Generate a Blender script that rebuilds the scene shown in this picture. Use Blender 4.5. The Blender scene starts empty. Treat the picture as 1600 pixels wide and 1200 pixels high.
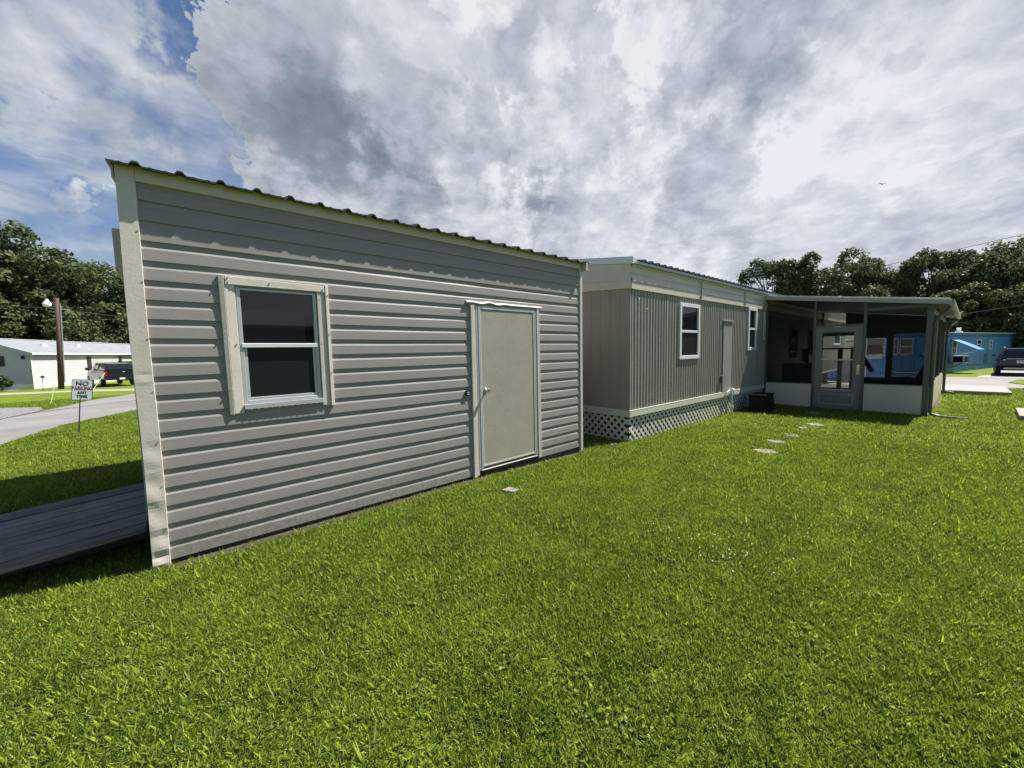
import bpy, bmesh, math, random
import numpy as np
from mathutils import Matrix, Vector
random.seed(7)
rng = np.random.default_rng(11)
C = bpy.context.scene.collection
SC = bpy.context.scene
PI = math.pi
CAM_H = 1.55

# ------------------------------------------------------------------ camera
cam = bpy.data.cameras.new('camera')
cam.sensor_width = 36.0
cam.lens = 604.0 / 1600.0 * 36.0
cam.clip_start = 0.05
cam.clip_end = 2000
camo = bpy.data.objects.new('camera', cam)
C.objects.link(camo)
rt = Vector((0.75062, -0.66041, -0.02078)).normalized()
fw = Vector((0.65706, 0.74938, -0.08184)).normalized()
up = rt.cross(fw).normalized()
fw = up.cross(rt).normalized()
M = Matrix(((rt.x, up.x, -fw.x, 0), (rt.y, up.y, -fw.y, 0), (rt.z, up.z, -fw.z, CAM_H), (0, 0, 0, 1)))
camo.matrix_world = M
SC.camera = camo

# ------------------------------------------------------------------ exposure
SC.view_settings.view_transform = 'Standard'
SC.view_settings.look = 'None'
SC.view_settings.exposure = 0.95
SC.view_settings.gamma = 1.0
SC.cycles.max_bounces = 8
SC.cycles.transparent_max_bounces = 16

# ------------------------------------------------------------------ sun
SUN = Vector((1.0, -0.31, 1.5)).normalized()
sl = bpy.data.lights.new('sun', 'SUN')
sl.energy = 5.0
sl.angle = math.radians(0.55)
sl.color = (1.0, 0.955, 0.88)
so = bpy.data.objects.new('sun', sl)
so.rotation_euler = SUN.to_track_quat('Z', 'Y').to_euler()
so.location = (20, -10, 30)
C.objects.link(so)

# ------------------------------------------------------------------ node helper
class NT:
    def __init__(s, tree): s.t = tree; s.n = tree.nodes; s.l = tree.links
    def node(s, typ, **kw):
        n = s.n.new(typ)
        for k, v in kw.items(): setattr(n, k, v)
        return n
    def put(s, sock, v):
        if isinstance(v, bpy.types.NodeSocket): s.l.new(v, sock)
        elif v is not None:
            try: sock.default_value = v
            except Exception: sock.default_value = tuple(v) + (1.0,)
    def m(s, op, a, b=None, c=None, clamp=False):
        n = s.node('ShaderNodeMath', operation=op, use_clamp=clamp)
        s.put(n.inputs[0], a)
        if b is not None: s.put(n.inputs[1], b)
        if c is not None: s.put(n.inputs[2], c)
        return n.outputs[0]
    def vm(s, op, a, b=None, out=0):
        n = s.node('ShaderNodeVectorMath', operation=op)
        s.put(n.inputs[0], a)
        if b is not None:
            if op == 'SCALE': s.put(n.inputs[3], b)
            else: s.put(n.inputs[1], b)
        return n.outputs[out]
    def ss(s, v, lo, hi, a=0.0, b=1.0, smooth=True):
        n = s.node('ShaderNodeMapRange', interpolation_type='SMOOTHSTEP' if smooth else 'LINEAR')
        s.put(n.inputs['Value'], v)
        n.inputs['From Min'].default_value = lo; n.inputs['From Max'].default_value = hi
        n.inputs['To Min'].default_value = a; n.inputs['To Max'].default_value = b
        return n.outputs[0]
    def noise(s, vec, scale, detail=4, rough=0.5, dist=0.0, color=False, lac=2.0):
        n = s.node('ShaderNodeTexNoise')
        if vec is not None: s.put(n.inputs['Vector'], vec)
        n.inputs['Scale'].default_value = scale; n.inputs['Detail'].default_value = detail
        n.inputs['Roughness'].default_value = rough; n.inputs['Distortion'].default_value = dist
        n.inputs['Lacunarity'].default_value = lac
        return n.outputs['Color' if color else 'Fac']
    def mix(s, f, a, b):
        n = s.node('ShaderNodeMix', data_type='RGBA')
        s.put(n.inputs[0], f); s.put(n.inputs[6], a); s.put(n.inputs[7], b)
        return n.outputs[2]

def c4(c): return (c[0], c[1], c[2], 1.0)

# ------------------------------------------------------------------ world: blue sky with broken cloud
W = bpy.data.worlds.new('World')
SC.world = W
W.use_nodes = True
nt = NT(W.node_tree)
nt.n.clear()
out = nt.node('ShaderNodeOutputWorld')
bg = nt.node('ShaderNodeBackground')
nt.l.new(bg.outputs[0], out.inputs[0])
sky = nt.node('ShaderNodeTexSky', sky_type='NISHITA')
sky.sun_disc = False
sky.sun_elevation = math.asin(SUN.z)
sky.sun_rotation = math.atan2(SUN.x, SUN.y)
sky.air_density = 1.0; sky.dust_density = 0.6; sky.ozone_density = 2.0
tc = nt.node('ShaderNodeTexCoord')
D = nt.vm('NORMALIZE', tc.outputs['Generated'])
sep = nt.node('ShaderNodeSeparateXYZ'); nt.l.new(D, sep.inputs[0])
hz = nt.m('MAXIMUM', sep.outputs[2], 0.0)
den = nt.m('ADD', hz, 0.16)
cx = nt.m('DIVIDE', sep.outputs[0], den); cy = nt.m('DIVIDE', sep.outputs[1], den)
comb = nt.node('ShaderNodeCombineXYZ'); nt.l.new(cx, comb.inputs[0]); nt.l.new(cy, comb.inputs[1])
P = comb.outputs[0]
warpc = nt.noise(P, 1.3, 5, 0.6, color=True)
warp = nt.vm('SCALE', nt.vm('SUBTRACT', warpc, (0.5, 0.5, 0.5)), 0.55)
PW = nt.vm('ADD', P, warp)
nA = nt.noise(PW, 1.15, 8, 0.52, 0.2)
nB = nt.noise(PW, 3.4, 7, 0.52, 0.3)
nC = nt.noise(nt.vm('ADD', PW, (7.3, 2.1, 4.0)), 1.9, 7, 0.48, 0.3)
nD = nt.noise(nt.vm('ADD', D, nt.vm('SCALE', warp, 0.08)), 5.5, 7, 0.52, 0.3)
DWn = nt.noise(D, 5.0, 7, 0.6, color=True)
DW = nt.vm('ADD', D, nt.vm('SCALE', nt.vm('SUBTRACT', DWn, (0.5, 0.5, 0.5)), 0.17))
def aedir(az, el):
    a, e = math.radians(az), math.radians(el)
    return (math.cos(a) * math.cos(e), math.sin(a) * math.cos(e), math.sin(e))
def blob(az, el, r_in, r_out, vec=None):
    d = nt.vm('DOT_PRODUCT', vec or DW, aedir(az, el), out=1)
    return nt.ss(d, math.cos(math.radians(r_out)), math.cos(math.radians(r_in)))
def field(lst):
    acc = None
    for az, el, ri, ro, w in lst:
        b = nt.m('MULTIPLY', blob(az, el, ri, ro), w)
        acc = b if acc is None else nt.m('ADD', acc, b)
    return acc
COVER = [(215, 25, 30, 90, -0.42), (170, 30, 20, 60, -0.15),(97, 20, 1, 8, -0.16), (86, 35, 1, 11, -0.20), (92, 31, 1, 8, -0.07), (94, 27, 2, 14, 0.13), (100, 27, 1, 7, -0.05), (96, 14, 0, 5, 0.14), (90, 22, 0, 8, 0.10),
         (56, 17.0, 0, 6, -0.17), (50, 16.0, 0, 5, -0.10), (41.7, 31, 0, 5, -0.10), (15, 33, 0, 7, -0.06), (58, 28, 8, 22, 0.25),
         (20, 22, 12, 34, 0.30), (-10, 20, 10, 35, 0.3)]
BRIGHT = [(54, 27, 1, 8, 0.02), (60, 33, 1, 7, 0.04), (12, 27, 1, 10, 0.02), (50, 36, 1, 6, 0.10), (85, 33, 2, 12, 0.05), (15, 16, 1, 10, 0.05),(74, 27, 3, 14, -0.22), (66, 20, 3, 14, -0.20), (58, 21, 1, 10, -0.03), (66, 35, 2, 12, -0.02), (52, 31, 1, 9, 0.08), (57, 28, 1, 7, 0.06), (47, 22, 1, 8, -0.12), (39, 21, 1, 7, -0.08),
          (30, 35, 1, 9, -0.13), (34, 29, 1, 7, -0.08), (8, 12, 4, 22, 0.20), (30, 14, 2, 14, 0.16), (57, 14, 1, 12, 0.26), (25, 22, 1, 10, 0.10), (23, 37, 1, 7, 0.12), (27, 30, 0, 6, 0.05), (42, 34, 0, 8, 0.08), (14, 33, 1, 6, -0.10), (5, 27, 3, 16, 0.07), (-4, 25, 3, 14, 0.06), (28, 27, 2, 13, 0.12), (40, 31, 2, 11, 0.10), (24, 36, 1, 9, 0.0),
          (16, 21, 1, 9, 0.0), (0, 15, 2, 9, -0.04), (10, 11, 1, 10, -0.05), (35, 14, 1, 12, 0.04), (92, 14.5, 0, 5, 0.12), (95, 24, 2, 12, -0.02), (20, 27, 1, 8, 0.06)]
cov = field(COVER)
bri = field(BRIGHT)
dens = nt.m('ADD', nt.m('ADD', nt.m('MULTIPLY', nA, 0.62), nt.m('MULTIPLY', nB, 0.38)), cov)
fac = nt.ss(dens, 0.33, 0.68)
# the big grey cumulus bank with its sharp left edge
cum = None
for az, el, ri, ro in [(71, 29, 8, 13), (67.5, 21, 12, 17), (64, 36, 6, 13), (60, 24, 8, 16), (62, 34, 6, 14), (48, 26, 8, 18)]:
    b = blob(az, el, ri, ro)
    cum = b if cum is None else nt.m('MAXIMUM', cum, b)
cmask = nt.ss(nt.m('ADD', cum, nt.m('MULTIPLY', nt.m('SUBTRACT', nD, 0.5), 0.7)), 0.32, 0.54)
fac = nt.m('MAXIMUM', fac, cmask)
s1 = nt.m('MULTIPLY', nt.m('SUBTRACT', nC, 0.5), 0.62)
s2 = nt.m('MULTIPLY', nt.m('SUBTRACT', nB, 0.5), 0.55)
s3 = nt.m('MULTIPLY', nt.m('SUBTRACT', nD, 0.5), 0.38)
sh = nt.m('ADD', nt.m('ADD', nt.m('ADD', 0.585, s1), nt.m('ADD', s2, s3)), bri)
nE = nt.noise(PW, 9.0, 6, 0.55, 0.3)
sh = nt.m('ADD', sh, nt.m('MULTIPLY', nt.m('SUBTRACT', nE, 0.5), 0.50))
bil = nt.m('SUBTRACT', 1.0, nt.m('ABSOLUTE', nt.m('MULTIPLY', nt.m('SUBTRACT', nt.noise(DW, 9.0, 5, 0.5, 0.2), 0.5), 3.2)))
sh = nt.m('ADD', sh, nt.m('MULTIPLY', nt.m('SUBTRACT', bil, 0.62), 0.20))
rim = nt.m('SUBTRACT', 1.0, nt.ss(dens, 0.50, 0.80))
sh = nt.m('ADD', sh, nt.m('MULTIPLY', rim, 0.06), clamp=True)
ramp = nt.node('ShaderNodeValToRGB')
cr = ramp.color_ramp
cr.elements[0].position = 0.0; cr.elements[0].color = (0.095, 0.107, 0.128, 1)
cr.elements[1].position = 1.0; cr.elements[1].color = (0.445, 0.455, 0.47, 1)
e = cr.elements.new(0.35); e.color = (0.150, 0.168, 0.195, 1)
e = cr.elements.new(0.65); e.color = (0.275, 0.295, 0.322, 1)
nt.l.new(sh, ramp.inputs[0])
skyc = nt.vm('MULTIPLY', sky.outputs[0], (0.044, 0.050, 0.060))
fac = nt.m('MULTIPLY', fac, 0.93)
colr = nt.mix(fac, skyc, ramp.outputs[0])
nt.l.new(colr, bg.inputs[0])
bg.inputs[1].default_value = 1.0
W.cycles.sampling_method = 'MANUAL'
W.cycles.sample_map_resolution = 512

# ------------------------------------------------------------------ materials
MATS = {}
def mat(name, col, rough=0.6, var=0.12, scale=6.0, bump=0.0, bscale=60.0, metal=0.0, spec=0.5, col2=None, dirt=0.0, stretch=None, trans=0.0, objspace=True):
    if name in MATS: return MATS[name]
    m = bpy.data.materials.new(name); m.use_nodes = True
    t = NT(m.node_tree); b = t.n['Principled BSDF']
    tcn = t.node('ShaderNodeTexCoord')
    v = tcn.outputs['Object'] if objspace else t.node('ShaderNodeNewGeometry').outputs['Position']
    if stretch:
        v = t.vm('MULTIPLY', v, stretch)
    n1 = t.noise(v, scale, 6, 0.6)
    n2 = t.noise(v, scale * 9, 3, 0.6)
    f = t.ss(t.m('ADD', t.m('MULTIPLY', n1, 0.7), t.m('MULTIPLY', n2, 0.3)), 0.3, 0.7)
    ca = tuple(x * (1 - var) for x in col); cb = col2 or tuple(min(1, x * (1 + var)) for x in col)
    cc = t.mix(f, c4(ca), c4(cb))
    if dirt > 0:
        dn = t.noise(v, scale * 0.45, 8, 0.7)
        cc = t.mix(t.ss(dn, 0.52, 0.75, 0, dirt), cc, c4(tuple(x * 0.35 for x in col)))
    t.put(b.inputs['Base Color'], cc)
    t.put(b.inputs['Roughness'], t.ss(n2, 0.2, 0.8, max(0.02, rough - 0.08), min(1, rough + 0.08)))
    b.inputs['Metallic'].default_value = metal
    b.inputs['Specular IOR Level'].default_value = spec
    if bump > 0:
        bn = t.node('ShaderNodeBump'); bn.inputs['Strength'].default_value = min(1.0, bump)
        bn.inputs['Distance'].default_value = 0.004
        t.put(bn.inputs['Height'], t.noise(v, bscale, 4, 0.6)); t.put(b.inputs['Normal'], bn.outputs[0])
    MATS[name] = m
    return m

def splash(m, col, top=0.45, amt=0.55):
    t = NT(m.node_tree); b = t.n['Principled BSDF']; src = b.inputs['Base Color'].links[0].from_socket
    tcn = t.node('ShaderNodeTexCoord'); sp = t.node('ShaderNodeSeparateXYZ'); t.l.new(tcn.outputs['Object'], sp.inputs[0])
    n1 = t.noise(t.vm('MULTIPLY', tcn.outputs['Object'], (1.0, 1.0, 0.35)), 4.0, 8, 0.7); n2 = t.noise(tcn.outputs['Object'], 30.0, 4, 0.7)
    h = t.ss(t.m('ADD', sp.outputs[2], t.m('MULTIPLY', n1, -0.6)), -0.30, top - 0.30, 1.0, 0.0)
    f = t.m('MULTIPLY', t.m('MULTIPLY', h, t.ss(n2, 0.35, 0.65)), amt)
    streak = t.noise(t.vm('MULTIPLY', tcn.outputs['Object'], (14.0, 1.0, 0.25)), 1.0, 5, 0.6)
    f = t.m('MAXIMUM', f, t.ss(streak, 0.60, 0.78, 0, 0.10))
    t.put(b.inputs['Base Color'], t.mix(f, src, c4(col)))

def glass_mat(name, tint=(0.01, 0.012, 0.014), rough=0.03, transp=0.0, refl=1.0):
    if name in MATS: return MATS[name]
    m = bpy.data.materials.new(name); m.use_nodes = True
    t = NT(m.node_tree); b = t.n['Principled BSDF']
    b.inputs['Base Color'].default_value = c4(tint); b.inputs['Roughness'].default_value = rough
    b.inputs['Specular IOR Level'].default_value = 0.5 * refl
    if transp > 0:
        tr = t.node('ShaderNodeBsdfTransparent'); tr.inputs[0].default_value = (0.92, 0.95, 0.94, 1)
        mx = t.node('ShaderNodeMixShader'); mx.inputs[0].default_value = transp
        t.l.new(b.outputs[0], mx.inputs[1]); t.l.new(tr.outputs[0], mx.inputs[2])
        t.l.new(mx.outputs[0], t.n['Material Output'].inputs[0])
    MATS[name] = m
    return m

def screen_mat():
    m = bpy.data.materials.new('insect_screen'); m.use_nodes = True
    t = NT(m.node_tree); b = t.n['Principled BSDF']
    b.inputs['Base Color'].default_value = (0.010, 0.012, 0.012, 1); b.inputs['Roughness'].default_value = 0.8
    b.inputs['Specular IOR Level'].default_value = 0.1
    tr = t.node('ShaderNodeBsdfTransparent'); mx = t.node('ShaderNodeMixShader'); mx.inputs[0].default_value = 0.42
    t.l.new(b.outputs[0], mx.inputs[1]); t.l.new(tr.outputs[0], mx.inputs[2])
    t.l.new(mx.outputs[0], t.n['Material Output'].inputs[0])
    return m
M_SCREEN = screen_mat()
M_SIDING = mat('taupe_vinyl_siding', (0.285, 0.269, 0.244), 0.5, 0.06, 2.2, 0.35, 140, stretch=(0.35, 1, 2.5), dirt=0.10)
splash(M_SIDING, (0.14, 0.13, 0.09))
M_CREAM = mat('cream_green_trim', (0.60, 0.55, 0.485), 0.45, 0.07, 4, 0.3, 60, dirt=0.12)
M_CREAM2 = mat('cream_metal_fascia', (0.60, 0.545, 0.44), 0.45, 0.07, 3, 0.2, 30, dirt=0.12)
M_ROOF = mat('dark_green_roof_metal', (0.035, 0.05, 0.045), 0.4, 0.2, 5, metal=0.2)
M_WTRIM = mat('white_metal', (0.72, 0.74, 0.74), 0.4, 0.05, 4, dirt=0.08)
M_ALU = mat('aluminium', (0.52, 0.54, 0.55), 0.38, 0.04, 1.5, metal=0.25)
M_DOOR = mat('taupe_stucco_door', (0.37, 0.345, 0.275), 0.6, 0.07, 3, 0.8, 120, dirt=0.14)
M_GLASS = glass_mat('dark_window_glass', refl=1.1)
M_MESHPANE = glass_mat('dark_window_screen', (0.012, 0.016, 0.017), 0.35, refl=0.5)
M_TWALL = mat('taupe_ribbed_metal', (0.30, 0.272, 0.232), 0.42, 0.09, 1.5, 0.2, 40, stretch=(1, 1, 0.5), dirt=0.16)
M_TRIMT = mat('pale_base_trim', (0.58, 0.58, 0.48), 0.5, 0.07, 3, dirt=0.12)
M_LATT = mat('pale_lattice', (0.62, 0.59, 0.50), 0.6, 0.10, 4, dirt=0.15)
M_PANEL = mat('taupe_access_panel', (0.30, 0.28, 0.25), 0.5, 0.06, 3, dirt=0.1)
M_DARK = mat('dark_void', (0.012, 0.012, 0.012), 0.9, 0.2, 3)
M_TIMBER = mat('weathered_timber', (0.055, 0.048, 0.042), 0.85, 0.35, 5, 1.0, 50, stretch=(0.4, 4, 4), col2=(0.12, 0.11, 0.10))
M_PLANK = mat('grey_weathered_planks', (0.25, 0.20, 0.145), 0.85, spec=0.15, var=0.4, scale=5, bump=1.0, bscale=60, stretch=(0.25, 14, 14), col2=(0.46, 0.39, 0.30))
def per_object(m, lo=0.7, hi=1.2):
    t = NT(m.node_tree); b = t.n['Principled BSDF']; src = b.inputs['Base Color'].links[0].from_socket
    oi = t.node('ShaderNodeObjectInfo'); t.put(b.inputs['Base Color'], t.vm('SCALE', src, t.ss(oi.outputs['Random'], 0, 1, lo, hi, smooth=False)))
per_object(M_PLANK)
M_POST = mat('bronze_porch_frame', (0.105, 0.10, 0.085), 0.4, 0.08, 4)
M_PDOOR = mat('grey_storm_door', (0.19, 0.19, 0.165), 0.45, 0.05, 4)
M_KNEE = mat('cream_knee_wall', (0.60, 0.55, 0.41), 0.55, 0.06, 2, 0.2, 30, dirt=0.1)
M_PROOF = mat('pale_porch_roof', (0.40, 0.40, 0.34), 0.5, 0.06, 3)
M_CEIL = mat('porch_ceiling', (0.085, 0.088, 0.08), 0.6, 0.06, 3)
M_CONC = mat('pale_concrete', (0.31, 0.29, 0.265), 0.9, 0.12, 2.5, 0.6, 90, dirt=0.15)
M_STONE = mat('stepping_stone_concrete', (0.23, 0.21, 0.18), 0.9, 0.4, 14, 0.8, 60, dirt=0.5)
M_ASPH = mat('old_asphalt', (0.20, 0.192, 0.186), 0.9, 0.2, 0.5, 0.8, 70, dirt=0.25, objspace=False, col2=(0.25, 0.237, 0.228))
M_ASPH2 = mat('road_asphalt_right', (0.235, 0.215, 0.208), 0.9, 0.16, 0.5, 0.8, 60, dirt=0.2, objspace=False)
M_BLACK = mat('black_plastic', (0.012, 0.013, 0.014), 0.6, 0.2, 5, spec=0.12)
M_GREYP = mat('grey_plastic', (0.09, 0.095, 0.10), 0.6, 0.1, 5, spec=0.2)
M_WHITE = mat('plain_white', (0.78, 0.78, 0.76), 0.6, 0.04, 5)
M_BLUE = mat('blue_house_siding', (0.085, 0.235, 0.48), 0.5, 0.09, 0.8, 0.2, 20, dirt=0.12)
M_BLUE2 = mat('bright_blue_awning', (0.07, 0.25, 0.55), 0.45, 0.06, 2)
M_BLUE3 = mat('dark_blue_trim', (0.035, 0.12, 0.24), 0.5, 0.08, 2)
M_WSID = mat('white_house_siding', (0.50, 0.495, 0.50), 0.5, 0.04, 0.6, dirt=0.06)
M_WROOF = mat('grey_shingle_roof', (0.22, 0.235, 0.265), 0.8, 0.14, 1.6, 0.5, 20, dirt=0.15)
M_SHUT = mat('dark_brown_shutter', (0.03, 0.022, 0.02), 0.6, 0.1, 4)
M_BARK = mat('tree_bark', (0.06, 0.05, 0.042), 0.9, 0.3, 3, 1.0, 25)
M_POLE = mat('brown_utility_pole', (0.085, 0.052, 0.038), 0.85, 0.3, 2, 1.0, 30, stretch=(3, 3, 0.4))
M_CARB = mat('black_car_paint', (0.012, 0.013, 0.016), 0.12, 0.05, 3)
M_CARG = mat('slate_car_paint', (0.045, 0.055, 0.075), 0.15, 0.05, 3, metal=0.3)
M_CGLASS = glass_mat('car_glass', (0.01, 0.012, 0.014), 0.02, refl=1.4)
M_TYRE = mat('tyre_rubber', (0.018, 0.018, 0.018), 0.85, 0.1, 10)
M_RIM = mat('wheel_metal', (0.35, 0.36, 0.38), 0.3, 0.05, 8, metal=0.8)
M_RED = mat('red_lens', (0.25, 0.008, 0.012), 0.2, 0.1, 5)
M_REDINK = mat('red_lettering', (0.20, 0.025, 0.03), 0.6, 0.05, 5)
M_BLKINK = mat('black_lettering', (0.02, 0.02, 0.022), 0.6, 0.1, 5)
M_SIGNW = mat('aged_sign_white', (0.52, 0.55, 0.60), 0.4, 0.06, 6, dirt=0.12)
M_GSTEEL = mat('galvanised_steel', (0.42, 0.43, 0.44), 0.4, 0.15, 8, metal=0.6)
M_CHROME = mat('bright_knob_metal', (0.7, 0.68, 0.64), 0.12, 0.05, 8, metal=1.0)
M_CABLE = mat('black_cable', (0.02, 0.02, 0.02), 0.6, 0.1, 5)
M_BLIND = mat('beige_window_blind', (0.20, 0.18, 0.14), 0.6, 0.2, 2, stretch=(0.3, 1, 16))

def leaf_mat(name, ca, cb, cc, tr=0.35):
    m = bpy.data.materials.new(name); m.use_nodes = True
    t = NT(m.node_tree); b = t.n['Principled BSDF']
    g = t.node('ShaderNodeNewGeometry')
    n1 = t.noise(g.outputs['Position'], 0.45, 4, 0.6)
    r = g.outputs['Random Per Island']
    f = t.ss(t.m('ADD', t.m('MULTIPLY', n1, 0.6), t.m('MULTIPLY', r, 0.4)), 0.25, 0.75)
    oi = t.node('ShaderNodeObjectInfo')
    col = t.mix(f, c4(ca), c4(cb))
    col = t.mix(t.m('MULTIPLY', oi.outputs['Random'], 0.45), col, c4(cc))
    t.put(b.inputs['Base Color'], col)
    b.inputs['Roughness'].default_value = 0.5; b.inputs['Specular IOR Level'].default_value = 0.25
    tl = t.node('ShaderNodeBsdfTranslucent'); t.put(tl.inputs[0], col)
    mx = t.node('ShaderNodeMixShader'); mx.inputs[0].default_value = tr
    t.l.new(b.outputs[0], mx.inputs[1]); t.l.new(tl.outputs[0], mx.inputs[2])
    t.l.new(mx.outputs[0], t.n['Material Output'].inputs[0])
    return m
M_LEAF = leaf_mat('oak_leaves', (0.060, 0.090, 0.036), (0.130, 0.172, 0.066), (0.13, 0.14, 0.06))
M_LEAF2 = leaf_mat('pale_leaves', (0.075, 0.11, 0.03), (0.13, 0.15, 0.05), (0.12, 0.13, 0.04))
M_SHRUB = leaf_mat('shrub_leaves', (0.05, 0.12, 0.02), (0.10, 0.2, 0.03), (0.08, 0.14, 0.02))

def grass_blade_mat():
    m = bpy.data.materials.new('grass_blades'); m.use_nodes = True
    t = NT(m.node_tree); b = t.n['Principled BSDF']
    oi = t.node('ShaderNodeObjectInfo'); g = t.node('ShaderNodeNewGeometry')
    pos = g.outputs['Position']
    big = t.noise(pos, 0.55, 5, 0.6)
    med = t.noise(pos, 2.6, 4, 0.6)
    isl = g.outputs['Random Per Island']
    f = t.ss(t.m('ADD', t.m('MULTIPLY', isl, 0.55), t.m('MULTIPLY', med, 0.45)), 0.2, 0.8)
    col = t.mix(f, (0.060, 0.120, 0.011, 1), (0.375, 0.455, 0.048, 1))
    col = t.mix(t.ss(big, 0.42, 0.70, 0, 0.35), col, (0.26, 0.32, 0.024, 1))
    col = t.mix(t.ss(t.noise(pos, 7.0, 5, 0.65), 0.60, 0.74, 0, 0.35), col, (0.17, 0.15, 0.05, 1))
    wht = t.m('GREATER_THAN', isl, 0.965)
    col = t.mix(t.m('MULTIPLY', wht, 0.75), col, (0.34, 0.31, 0.15, 1))
    blue = t.ss(t.m('FRACT', t.m('MULTIPLY', isl, 7.0)), 0.75, 1.0, 0, 0.35)
    col = t.mix(blue, col, (0.14, 0.26, 0.09, 1))
    t.put(b.inputs['Base Color'], col)
    b.inputs['Roughness'].default_value = 0.55; b.inputs['Specular IOR Level'].default_value = 0.22
    tl = t.node('ShaderNodeBsdfTranslucent'); t.put(tl.inputs[0], col)
    mx = t.node('ShaderNodeMixShader'); mx.inputs[0].default_value = 0.50
    t.l.new(b.outputs[0], mx.inputs[1]); t.l.new(tl.outputs[0], mx.inputs[2])
    t.l.new(mx.outputs[0], t.n['Material Output'].inputs[0])
    return m
M_BLADE = grass_blade_mat()

def ground_mat():
    m = bpy.data.materials.new('lawn_ground'); m.use_nodes = True
    t = NT(m.node_tree); b = t.n['Principled BSDF']
    g = t.node('ShaderNodeNewGeometry'); pos = g.outputs['Position']
    big = t.noise(pos, 0.35, 6, 0.6); med = t.noise(pos, 3.0, 5, 0.6); fine = t.noise(pos, 42.0, 4, 0.7)
    f = t.ss(t.m('ADD', t.m('MULTIPLY', fine, 0.6), t.m('MULTIPLY', med, 0.4)), 0.32, 0.68)
    col = t.mix(f, (0.050, 0.090, 0.010, 1), (0.210, 0.275, 0.024, 1))
    col = t.mix(t.ss(big, 0.45, 0.7, 0, 0.3), col, (0.15, 0.19, 0.02, 1))
    t.put(b.inputs['Base Color'], col)
    b.inputs['Roughness'].default_value = 0.85; b.inputs['Specular IOR Level'].default_value = 0.1
    bn = t.node('ShaderNodeBump'); bn.inputs['Strength'].default_value = 0.9; bn.inputs['Distance'].default_value = 0.03
    t.put(bn.inputs['Height'], fine); t.put(b.inputs['Normal'], bn.outputs[0])
    return m
M_GROUND = ground_mat()

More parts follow.
